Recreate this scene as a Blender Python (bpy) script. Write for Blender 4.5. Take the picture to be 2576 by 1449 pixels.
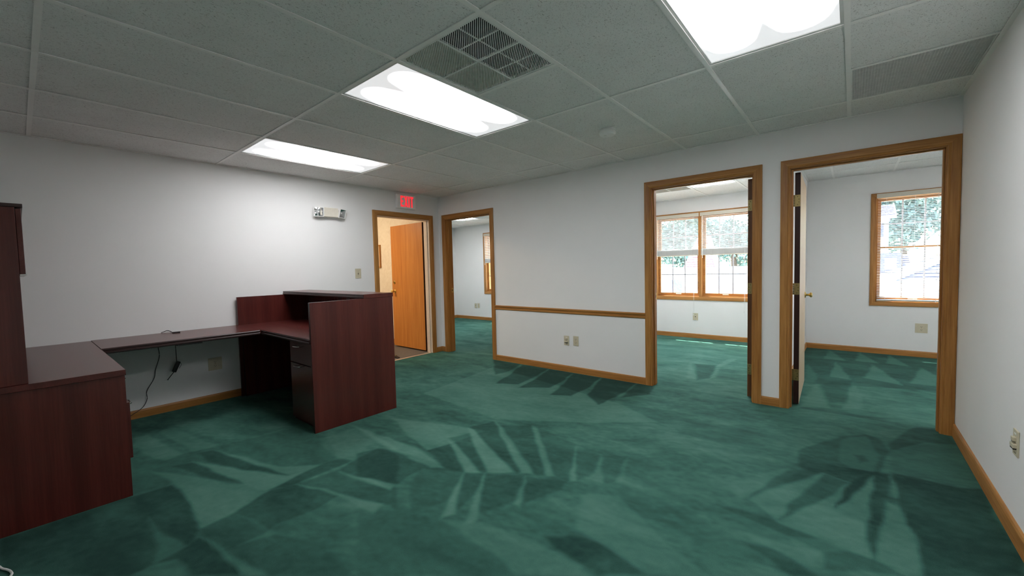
import bpy, bmesh, math, random
import numpy as np
from mathutils import Vector, Matrix

scn = bpy.context.scene
for o in list(bpy.data.objects):
    bpy.data.objects.remove(o, do_unlink=True)
COL = scn.collection

# ------------------------------------------------------------------ camera
IMG_W, IMG_H = 2576, 1449
FPX = 1031.85
CAM = Vector((4.91048, -4.18234, 1.26166))
RT = Vector((0.76998742, 0.63761678, -0.02375328))
UP = Vector((-0.01243017, 0.05221024, 0.99855875))
FW = Vector((-0.63793798, 0.76858242, -0.04812691))
cd = bpy.data.cameras.new('camera')
cd.sensor_fit = 'HORIZONTAL'; cd.sensor_width = 36.0
cd.lens = FPX / IMG_W * 36.0
cd.clip_start = 0.05; cd.clip_end = 400
cam = bpy.data.objects.new('camera', cd)
COL.objects.link(cam)
cam.matrix_world = Matrix(((RT.x, UP.x, -FW.x, CAM.x), (RT.y, UP.y, -FW.y, CAM.y),
                           (RT.z, UP.z, -FW.z, CAM.z), (0, 0, 0, 1)))
scn.camera = cam

def floor_pt(u, v, z=0.0):
    d = RT * ((u - IMG_W / 2) / FPX) + UP * (-(v - IMG_H / 2) / FPX) + FW
    t = (z - CAM.z) / d.z
    return CAM.x + t * d.x, CAM.y + t * d.y

# ------------------------------------------------------------------ world, sun, exposure
vs = scn.view_settings
scn.display_settings.display_device = 'sRGB'
vs.view_transform = 'Standard'; vs.look = 'None'
vs.exposure = 0.1; vs.gamma = 1.0; vs.use_curve_mapping = False
SKY_STRENGTH = 2.3
SUN_STRENGTH = 36.0
TROFFER = 12.5
OFFICE_TROFFER = 20.0
SUN_DIR = Vector((0.39, -0.46, -1.0)).normalized()      # direction the sunlight travels
w = bpy.data.worlds.new('world'); scn.world = w; w.use_nodes = True
wn = w.node_tree.nodes; wl = w.node_tree.links
for n in list(wn): wn.remove(n)
wo = wn.new('ShaderNodeOutputWorld'); wb = wn.new('ShaderNodeBackground')
sk = wn.new('ShaderNodeTexSky'); sk.sky_type = 'NISHITA'; sk.sun_disc = False
sk.sun_elevation = math.asin(-SUN_DIR.z)
sk.sun_rotation = math.atan2(-SUN_DIR.x, -SUN_DIR.y)
sk.air_density = 1.3; sk.dust_density = 2.5
wb.inputs['Strength'].default_value = SKY_STRENGTH
wl.new(sk.outputs[0], wb.inputs['Color']); wl.new(wb.outputs[0], wo.inputs['Surface'])
sl = bpy.data.lights.new('sun_offscreen', 'SUN'); sl.energy = SUN_STRENGTH; sl.angle = 0.009; sl.color = (1, .95, .88)
so = bpy.data.objects.new('sun_offscreen', sl); COL.objects.link(so)
so.rotation_euler = SUN_DIR.to_track_quat('-Z', 'Y').to_euler(); so.location = (0, 8, 12)

# ------------------------------------------------------------------ materials
def srgb(r, g, b):
    f = lambda c: (c / 255 / 12.92) if c / 255 <= .04045 else ((c / 255 + .055) / 1.055) ** 2.4
    return (f(r), f(g), f(b))
class NT:
    def __init__(s, name):
        s.m = bpy.data.materials.new(name); s.m.use_nodes = True
        s.t = s.m.node_tree; s.n = s.t.nodes; s.l = s.t.links
        s.b = s.n['Principled BSDF']; s.out = s.n['Material Output']
    def node(s, typ, **kw):
        n = s.n.new(typ)
        for k, v in kw.items():
            if k.startswith('i_'):
                key = k[2:].replace('_', ' ')
                n.inputs[key].default_value = v
            else: setattr(n, k, v)
        return n
    def link(s, a, b): s.l.new(a, b)
    def ramp(s, fac, stops):
        r = s.n.new('ShaderNodeValToRGB'); e = r.color_ramp.elements
        e[0].position, e[0].color = stops[0][0], (*stops[0][1], 1)
        e[1].position, e[1].color = stops[-1][0], (*stops[-1][1], 1)
        for p, c in stops[1:-1]:
            x = e.new(p); x.color = (*c, 1)
        s.link(fac, r.inputs['Fac']); return r.outputs['Color']
    def coords(s, scale, kind='Object'):
        tc = s.n.new('ShaderNodeTexCoord'); mp = s.n.new('ShaderNodeMapping')
        s.link(tc.outputs[kind], mp.inputs['Vector']); mp.inputs['Scale'].default_value = scale
        return mp.outputs['Vector']
    def noise(s, vec, scale=5, detail=3, rough=.5, dist=0):
        n = s.node('ShaderNodeTexNoise'); n.inputs['Scale'].default_value = scale
        n.inputs['Detail'].default_value = detail; n.inputs['Roughness'].default_value = rough
        n.inputs['Distortion'].default_value = dist
        s.link(vec, n.inputs['Vector']); return n.outputs['Fac']
    def bump(s, h, strength=.2, dist=.002):
        b = s.node('ShaderNodeBump'); b.inputs['Strength'].default_value = strength
        b.inputs['Distance'].default_value = dist
        s.link(h, b.inputs['Height']); s.link(b.outputs['Normal'], s.b.inputs['Normal'])
    def math(s, op, a, b=None, c=None):
        n = s.node('ShaderNodeMath', operation=op)
        for i, x in enumerate((a, b, c)):
            if x is None: continue
            if isinstance(x, (int, float)): n.inputs[i].default_value = x
            else: s.link(x, n.inputs[i])
        return n.outputs[0]
    def setp(s, **kw):
        for k, v in kw.items():
            key = {'rough': 'Roughness', 'metal': 'Metallic', 'spec': 'Specular IOR Level', 'color': 'Base Color',
                   'coat': 'Coat Weight', 'emit': 'Emission Strength', 'ecol': 'Emission Color', 'sss': 'Subsurface Weight'}[k]
            s.b.inputs[key].default_value = (*v, 1) if isinstance(v, tuple) and len(v) == 3 else v
        return s
def plain(name, col, rough=.5, metal=0, spec=.5, var=0.06, scale=30):
    m = NT(name); m.setp(rough=rough, metal=metal, spec=spec)
    f = m.noise(m.coords((1, 1, 1)), scale, 2)
    lo = tuple(c * (1 - var) for c in col); hi = tuple(min(1, c * (1 + var)) for c in col)
    m.link(m.ramp(f, [(.3, lo), (.7, hi)]), m.b.inputs['Base Color'])
    return m.m
def wall_paint(name, col):
    m = NT(name); m.setp(rough=.75, spec=.25)
    v = m.coords((1, 1, 1))
    f = m.noise(v, 2.2, 3)
    m.link(m.ramp(f, [(.25, tuple(c * .97 for c in col)), (.75, col)]), m.b.inputs['Base Color'])
    m.bump(m.noise(v, 140, 3, .6), .10, .002)
    return m.m
def wood(name, axis, dark, mid, light, rough=.42, spec=.35, fine=70, coat=0.0, bumpv=.08):
    m = NT(name); m.setp(rough=rough, spec=spec, coat=coat)
    sc = [1.0, 1.0, 1.0]; sc['xyz'.index(axis)] = 0.045
    v = m.coords(tuple(sc))
    f1 = m.noise(v, fine, 4, .6)
    f2 = m.noise(v, fine * .16, 3, .5, .6)
    mix = m.math('ADD', m.math('MULTIPLY', f1, .55), m.math('MULTIPLY', f2, .45))
    m.link(m.ramp(mix, [(.34, dark), (.5, mid), (.66, light)]), m.b.inputs['Base Color'])
    m.bump(f1, bumpv, .001)
    return m.m
M = {}
M['wall'] = wall_paint('wall_paint', (.865, .855, .845))
M['wall_office'] = wall_paint('office_wall_paint', (.865, .855, .845))
def wallpaper():
    m = NT('hall_wallpaper'); m.setp(rough=.7, spec=.2)
    v = m.coords((1, 1, 1)); f = m.noise(v, 9, 5, .65, 1.2)
    wp = m.ramp(f, [(.35, (.71, .63, .51)), (.5, (.76, .69, .57)), (.68, (.80, .735, .62))])
    g = m.node('ShaderNodeNewGeometry'); sp = m.node('ShaderNodeSeparateXYZ'); m.link(g.outputs['Position'], sp.inputs[0])
    k = m.math('LESS_THAN', sp.outputs['Y'], .02)
    mx = m.node('ShaderNodeMix', data_type='RGBA'); m.link(k, mx.inputs['Factor'])
    mx.inputs['A'].default_value = (.865, .855, .845, 1); m.link(wp, mx.inputs['B'])
    m.link(mx.outputs['Result'], m.b.inputs['Base Color'])
    return m.m
M['wallpaper'] = wallpaper()
OAK = ((.27, .103, .022), (.40, .180, .045), (.52, .250, .072))
for a in 'xyz': M['oak_' + a] = wood('oak_trim_' + a, a, *OAK)
M['oak_door'] = wood('oak_door_veneer', 'z', (.42, .140, .022), (.52, .195, .036), (.60, .25, .055), fine=45)
M['pale_door'] = wood('pale_birch_veneer', 'z', (.50, .36, .22), (.58, .43, .28), (.64, .50, .34), fine=40)
M['door_edge'] = wood('dark_door_edge', 'z', (.022, .006, .005), (.030, .009, .007), (.040, .012, .009), rough=.5)
M['brown_edge'] = wood('brown_door_edge', 'z', (.085, .034, .012), (.12, .050, .018), (.16, .070, .026))
MAH = ((.064, .0118, .0095), (.082, .0150, .0118), (.104, .0195, .0152))
def mahogany(name, axis):
    m = NT(name); m.setp(rough=.26, spec=.55)
    sc = [1.0, 1.0, 1.0]; sc['xyz'.index(axis)] = 0.03
    v = m.coords(tuple(sc))
    f1 = m.noise(v, 160, 3, .6); f2 = m.noise(v, 14, 2, .5, .3)
    mix = m.math('ADD', m.math('MULTIPLY', f1, .4), m.math('MULTIPLY', f2, .6))
    m.link(m.ramp(mix, [(.36, MAH[0]), (.5, MAH[1]), (.64, MAH[2])]), m.b.inputs['Base Color'])
    m.bump(m.noise(m.coords((1, 1, 1)), 900, 1), .04, .0005)
    return m.m
for a in 'xyz': M['mah_' + a] = mahogany('mahogany_laminate_' + a, a)
M['mah_edge'] = plain('mahogany_edge_band', (.030, .009, .008), .4)
M['tile'] = None
def tile_mat():
    m = NT('fissured_ceiling_tile'); m.setp(rough=.9, spec=.1)
    v = m.coords((1, 1, 1), 'Object')
    oi = m.node('ShaderNodeObjectInfo')
    va = m.node('ShaderNodeVectorMath', operation='MULTIPLY_ADD')
    m.link(v, va.inputs[0]); va.inputs[1].default_value = (1, 1, 1)
    cr = m.node('ShaderNodeCombineXYZ'); m.link(m.math('MULTIPLY', oi.outputs['Random'], 37.0), cr.inputs[0]); m.link(m.math('MULTIPLY', oi.outputs['Random'], 91.0), cr.inputs[1])
    m.link(cr.outputs[0], va.inputs[2]); vv = va.outputs[0]
    mp = m.node('ShaderNodeMapping'); mp.inputs['Scale'].default_value = (1, .55, 1); m.link(vv, mp.inputs['Vector'])
    pits = m.noise(mp.outputs[0], 165, 3, .55, 1.5)
    big = m.noise(vv, 5, 2)
    base = m.ramp(big, [(.3, (.87, .86, .84)), (.7, (.91, .90, .88))])
    k = m.ramp(pits, [(.335, (1, 1, 1)), (.41, (0, 0, 0))])
    mx = m.node('ShaderNodeMix', data_type='RGBA'); m.link(k, mx.inputs['Factor'])
    m.link(base, mx.inputs['A']); mx.inputs['B'].default_value = (.48, .45, .43, 1)
    m.link(mx.outputs['Result'], m.b.inputs['Base Color'])
    m.bump(m.math('ADD', m.math('MULTIPLY', pits, 2.0), m.noise(vv, 400, 2)), .35, .003)
    return m.m
M['tile'] = tile_mat()
M['tee'] = plain('white_grid_metal', (.95, .93, .90), .45, 0, .4, .02)
M['white_metal'] = plain('white_enamel', (.72, .72, .70), .4, 0, .45, .02)
M['dark_void'] = plain('dark_duct_interior', (.012, .012, .012), .8, 0, .1)
M['grille_beige'] = plain('beige_filter_mesh', (.66, .62, .53), .8, 0, .2)
M['grille_bar'] = plain('grey_grille_bar', (.86, .85, .82), .5, 0, .4)
M['ivory'] = plain('ivory_plastic', (.58, .52, .38), .4, 0, .4, .03)
M['dark_slot'] = plain('dark_slot', (.02, .018, .015), .6)
M['white_plastic'] = plain('white_plastic', (.92, .91, .89), .35, 0, .5, .02)
M['cream_plastic'] = plain('cream_plastic', (.72, .67, .57), .4, 0, .4, .03)
M['black_plastic'] = plain('black_plastic', (.010, .010, .011), .45, 0, .4)
M['brass'] = plain('brass', (.62, .43, .14), .28, 1, .5, .05)
M['dull_brass'] = plain('dull_brass', (.34, .27, .12), .5, 1, .4, .08)
M['dark_bronze'] = plain('dark_bronze', (.09, .075, .05), .45, 1, .4)
M['chrome'] = plain('chrome_reflector', (.82, .82, .83), .14, 1, .5, .02)
M['nickel'] = plain('brushed_nickel', (.70, .69, .67), .25, 1, .5, .03)
M['cream_paint'] = plain('cream_painted_jamb', (.66, .56, .46), .5, 0, .3, .03)
M['grey_carpet'] = plain('grey_brown_carpet', (.15, .130, .112), .95, 0, .05, .25, 180)
M['metal_strip'] = plain('pale_threshold_metal', (.72, .64, .50), .4, .6, .5, .04)
def slat_mat():
    m = NT('almond_blind_slat'); m.setp(rough=.45, spec=.4)
    f = m.noise(m.coords((1, 1, 1)), 30, 2)
    col = m.ramp(f, [(.3, (.86, .85, .82)), (.7, (.90, .89, .86))]); m.link(col, m.b.inputs['Base Color'])
    t = m.node('ShaderNodeBsdfTranslucent'); m.link(col, t.inputs['Color'])
    mx = m.node('ShaderNodeMixShader'); mx.inputs[0].default_value = .45
    m.link(m.b.outputs[0], mx.inputs[1]); m.link(t.outputs[0], mx.inputs[2]); m.link(mx.outputs[0], m.out.inputs['Surface'])
    return m.m
M['blind'] = slat_mat()
M['blind_rail'] = plain('almond_blind_rail', (.62, .57, .47), .45, 0, .4, .02)
M['muntin'] = plain('pale_grey_window_grille', (.42, .41, .44), .5, 0, .4, .02)
M['cord_white'] = plain('white_cord', (.70, .70, .68), .5)
M['red_roof'] = plain('red_shingle', (.42, .21, .22), .9, 0, .1, .2, 8)
M['grey_roof'] = plain('grey_shingle', (.15, .145, .185), .9, 0, .1, .2, 12)
M['white_siding'] = plain('white_siding', (.82, .82, .80), .7, 0, .2, .03)
M['pale_ground'] = plain('pale_concrete_ground', (.52, .51, .48), .9, 0, .1, .08, 1.5)
M['bark'] = plain('tree_bark', (.085, .065, .05), .9, 0, .1, .3, 14)
M['leaf'] = plain('tree_leaf', (.12, .19, .165), .7, 0, .2, .40, 3)
M['soffit'] = plain('white_soffit', (.7, .7, .68), .7, 0, .2, .02)
def emis(name, col, st, base=(.8, .8, .8)):
    m = NT(name); m.setp(rough=.4, color=base, ecol=col, emit=st); return m.m
M['exit_red'] = emis('lit_exit_letters', (1.0, .035, .05), .85, (.6, .03, .03))
def lens(name, st):
    # prismatic lens in front of two fluorescent tubes: bright over the tubes, dimmer between and past their ends
    m = NT(name); m.setp(rough=.3, color=(.75, .75, .77))
    tc = m.node('ShaderNodeTexCoord'); sp = m.node('ShaderNodeSeparateXYZ'); m.link(tc.outputs['Object'], sp.inputs[0])
    ax = m.math('ABSOLUTE', sp.outputs['X']); ay = m.math('ABSOLUTE', sp.outputs['Y'])
    dx = m.math('SUBTRACT', ax, .145)
    dy = m.math('MAXIMUM', m.math('SUBTRACT', ay, .455), 0)
    d = m.math('SQRT', m.math('ADD', m.math('MULTIPLY', dx, dx), m.math('MULTIPLY', dy, dy)))
    mr = m.node('ShaderNodeMapRange', interpolation_type='SMOOTHSTEP')
    m.link(d, mr.inputs['Value']); m.link(m.math('SUBTRACT', .215, m.math('MULTIPLY', m.math('MAXIMUM', m.math('SUBTRACT', ay, .15), 0), .34)), mr.inputs['From Min']); mr.inputs['From Max'].default_value = .045
    mr.inputs['To Min'].default_value = .62; mr.inputs['To Max'].default_value = st * 1.25
    m.b.inputs['Emission Color'].default_value = (.97, .98, 1, 1)
    m.link(mr.outputs[0], m.b.inputs['Emission Strength'])
    return m.m
M['lens'] = lens('troffer_lens', TROFFER)
M['lens_office'] = lens('office_troffer_lens', OFFICE_TROFFER)
def glass():
    m = NT('window_glass'); m.n.remove(m.b)
    t = m.node('ShaderNodeBsdfTransparent'); g = m.node('ShaderNodeBsdfGlossy'); g.inputs['Roughness'].default_value = .02
    lw = m.node('ShaderNodeLayerWeight'); fac = m.math('ADD', m.math('MULTIPLY', m.math('POWER', lw.outputs['Facing'], 5.0), .6), .03)
    mx = m.node('ShaderNodeMixShader'); m.link(fac, mx.inputs[0]); m.link(t.outputs[0], mx.inputs[1]); m.link(g.outputs[0], mx.inputs[2])
    t.inputs['Color'].default_value = (.94, .97, .96, 1)
    m.link(mx.outputs[0], m.out.inputs['Surface']); return m.m
M['glass'] = glass()
def carpet():
    m = NT('green_carpet'); m.setp(rough=.95, spec=.06)
    at = m.node('ShaderNodeAttribute'); at.attribute_name = 'nap'
    g = m.node('ShaderNodeNewGeometry'); v = g.outputs['Position']
    fine = m.noise(v, 420, 2, .7)
    mid = m.noise(v, 28, 4, .6)
    f = m.math('ADD', at.outputs['Fac'], m.math('MULTIPLY', m.math('SUBTRACT', fine, .5), .75))
    f = m.math('ADD', f, m.math('MULTIPLY', m.math('SUBTRACT', mid, .5), .22))
    m.link(m.ramp(f, [(.0, CARPET[0]), (.5, CARPET[1]), (1., CARPET[2])]), m.b.inputs['Base Color'])
    m.bump(fine, .5, .006)
    m.b.inputs['Sheen Weight'].default_value = .09; m.b.inputs['Sheen Roughness'].default_value = .6
    m.b.inputs['Sheen Tint'].default_value = (.5, .8, .7, 1)
    return m.m
CARPET = ((.006, .030, .024), (.039, .122, .094), (.100, .222, .174))
M['carpet'] = carpet()

# ------------------------------------------------------------------ mesh helpers
class MB:
    """collects shapes in world coordinates; build() links them as one object"""
    def __init__(s): s.bm = bmesh.new()
    def box(s, x0, x1, y0, y1, z0, z1, bevel=0, seg=2):
        b = bmesh.new()
        vs = [b.verts.new(c) for c in ((x0, y0, z0), (x1, y0, z0), (x1, y1, z0), (x0, y1, z0), (x0, y0, z1), (x1, y0, z1), (x1, y1, z1), (x0, y1, z1))]
        for f in ((0, 3, 2, 1), (4, 5, 6, 7), (0, 1, 5, 4), (1, 2, 6, 5), (2, 3, 7, 6), (3, 0, 4, 7)):
            b.faces.new([vs[i] for i in f])
        if bevel: bmesh.ops.bevel(b, geom=list(b.edges), offset=bevel, segments=seg, affect='EDGES', profile=.5)
        s._join(b); return s
    def _join(s, b, mat=None):
        if mat is not None: bmesh.ops.transform(b, matrix=mat, verts=b.verts)
        me = bpy.data.meshes.new('tmp'); b.to_mesh(me); b.free(); s.bm.from_mesh(me); bpy.data.meshes.remove(me)
    def obox(s, c, half, mat3, bevel=0):
        b = MB(); b.box(-half[0], half[0], -half[1], half[1], -half[2], half[2], bevel)
        s._join(b.bm, Matrix.Translation(c) @ mat3.to_4x4()); return s
    def loops(s, rings, cap=True, closed=True):
        R = [[s.bm.verts.new(p) for p in r] for r in rings]
        n = len(R[0])
        for a, b in zip(R[:-1], R[1:]):
            for i in range(n if closed else n - 1):
                j = (i + 1) % n
                s.bm.faces.new((a[i], a[j], b[j], b[i]))
        if cap:
            s.bm.faces.new(list(reversed(R[0]))); s.bm.faces.new(R[-1])
        return s
    def tube(s, pts, r, n=8, cap=True):
        pts = [Vector(p) for p in pts]; rings = []
        up = Vector((0, 0, 1))
        for i, p in enumerate(pts):
            d = (pts[min(i + 1, len(pts) - 1)] - pts[max(i - 1, 0)]).normalized()
            a = d.cross(up)
            if a.length < 1e-3: a = d.cross(Vector((1, 0, 0)))
            a.normalize(); b = d.cross(a).normalized()
            rr = r[i] if isinstance(r, (list, tuple)) else r
            rings.append([p + (a * math.cos(t) + b * math.sin(t)) * rr for t in [2 * math.pi * k / n for k in range(n)]])
        return s.loops(rings, cap)
    def lathe(s, c, axis, prof, n=24):
        """prof: (distance along axis, radius)"""
        c = Vector(c); ax = Vector(axis).normalized()
        a = ax.orthogonal().normalized(); b = ax.cross(a)
        rings = [[c + ax * h + (a * math.cos(2 * math.pi * k / n) + b * math.sin(2 * math.pi * k / n)) * max(r, 1e-4) for k in range(n)] for h, r in prof]
        return s.loops(rings)
    def prism(s, poly, fn, d0, d1):
        """poly of (a,b); fn(a,b,d)->world"""
        return s.loops([[fn(a, b, d0) for a, b in poly], [fn(a, b, d1) for a, b in poly]])
    def build(s, name, mat, parent=None, smooth=False, recalc=True):
        if recalc: bmesh.ops.recalc_face_normals(s.bm, faces=s.bm.faces)
        vs = [v.co for v in s.bm.verts]
        if parent is not None:
            off = wloc(parent)
            own = Vector((0, 0, 0))
        else:
            off = Vector(((min(v.x for v in vs) + max(v.x for v in vs)) / 2, (min(v.y for v in vs) + max(v.y for v in vs)) / 2, min(v.z for v in vs)))
            own = off.copy()
        for v in s.bm.verts: v.co -= off
        me = bpy.data.meshes.new(name); s.bm.to_mesh(me); s.bm.free()
        if smooth:
            for p in me.polygons: p.use_smooth = True
            try: me.set_sharp_from_angle(angle=math.radians(35))
            except Exception: pass
        mats = mat if isinstance(mat, (list, tuple)) else [mat]
        for k in mats: me.materials.append(M[k] if isinstance(k, str) else k)
        o = bpy.data.objects.new(name, me); COL.objects.link(o)
        if parent is not None: o.parent = parent
        o.location = own if parent is None else (0, 0, 0)
        return o
def wloc(o):
    v = Vector(o.location)
    return v + wloc(o.parent) if o.parent else v
def recenter(o):
    """move a child's origin to its own centre (used where the material reads object coordinates)"""
    me = o.data; n = len(me.vertices); a = np.empty(n * 3); me.vertices.foreach_get('co', a); a = a.reshape(-1, 3)
    c = (a.min(0) + a.max(0)) / 2; a -= c; me.vertices.foreach_set('co', a.ravel()); o.location = Vector(o.location) + Vector(c); me.update()
    return o
def tag(o, label, cat, group=None, kind=None):
    o['label'] = label; o['category'] = cat
    if group: o['group'] = group
    if kind: o['kind'] = kind
    return o
def thing(name, loc, label, cat, group=None, kind=None):
    o = bpy.data.objects.new(name, None); COL.objects.link(o); o.location = loc; o.empty_display_size = .1
    return tag(o, label, cat, group, kind)
def struct(name, mb, mat, label, cat):
    return tag(mb.build(name, mat), label, cat, kind='structure')
def B(*a, **k): return MB().box(*a, **k)
def part(name, mat, parent, *a, **k): return B(*a, **k).build(name, mat, parent)
def share(o, name, parent, loc):
    c = bpy.data.objects.new(name, o.data); COL.objects.link(c); c.parent = parent; c.location = loc; return c

# ------------------------------------------------------------------ dimensions
H = 2.367                     # ceiling height of the main room
WX = 5.482                    # right wall
YF = -5.288                   # wall behind the camera
WT = .12                      # wall thickness
YE = 3.15                     # exterior wall, inner face
XA, XAB, XC = -3.07, 1.95, 7.5     # office A left wall, A|B partition, office C right wall
PBC0, PBC1 = 4.30, 4.40            # B|C partition
HA, HB, HC = 2.335, 2.367, 2.400   # office ceiling heights
G = .6096
HTOP = 2.62

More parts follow.
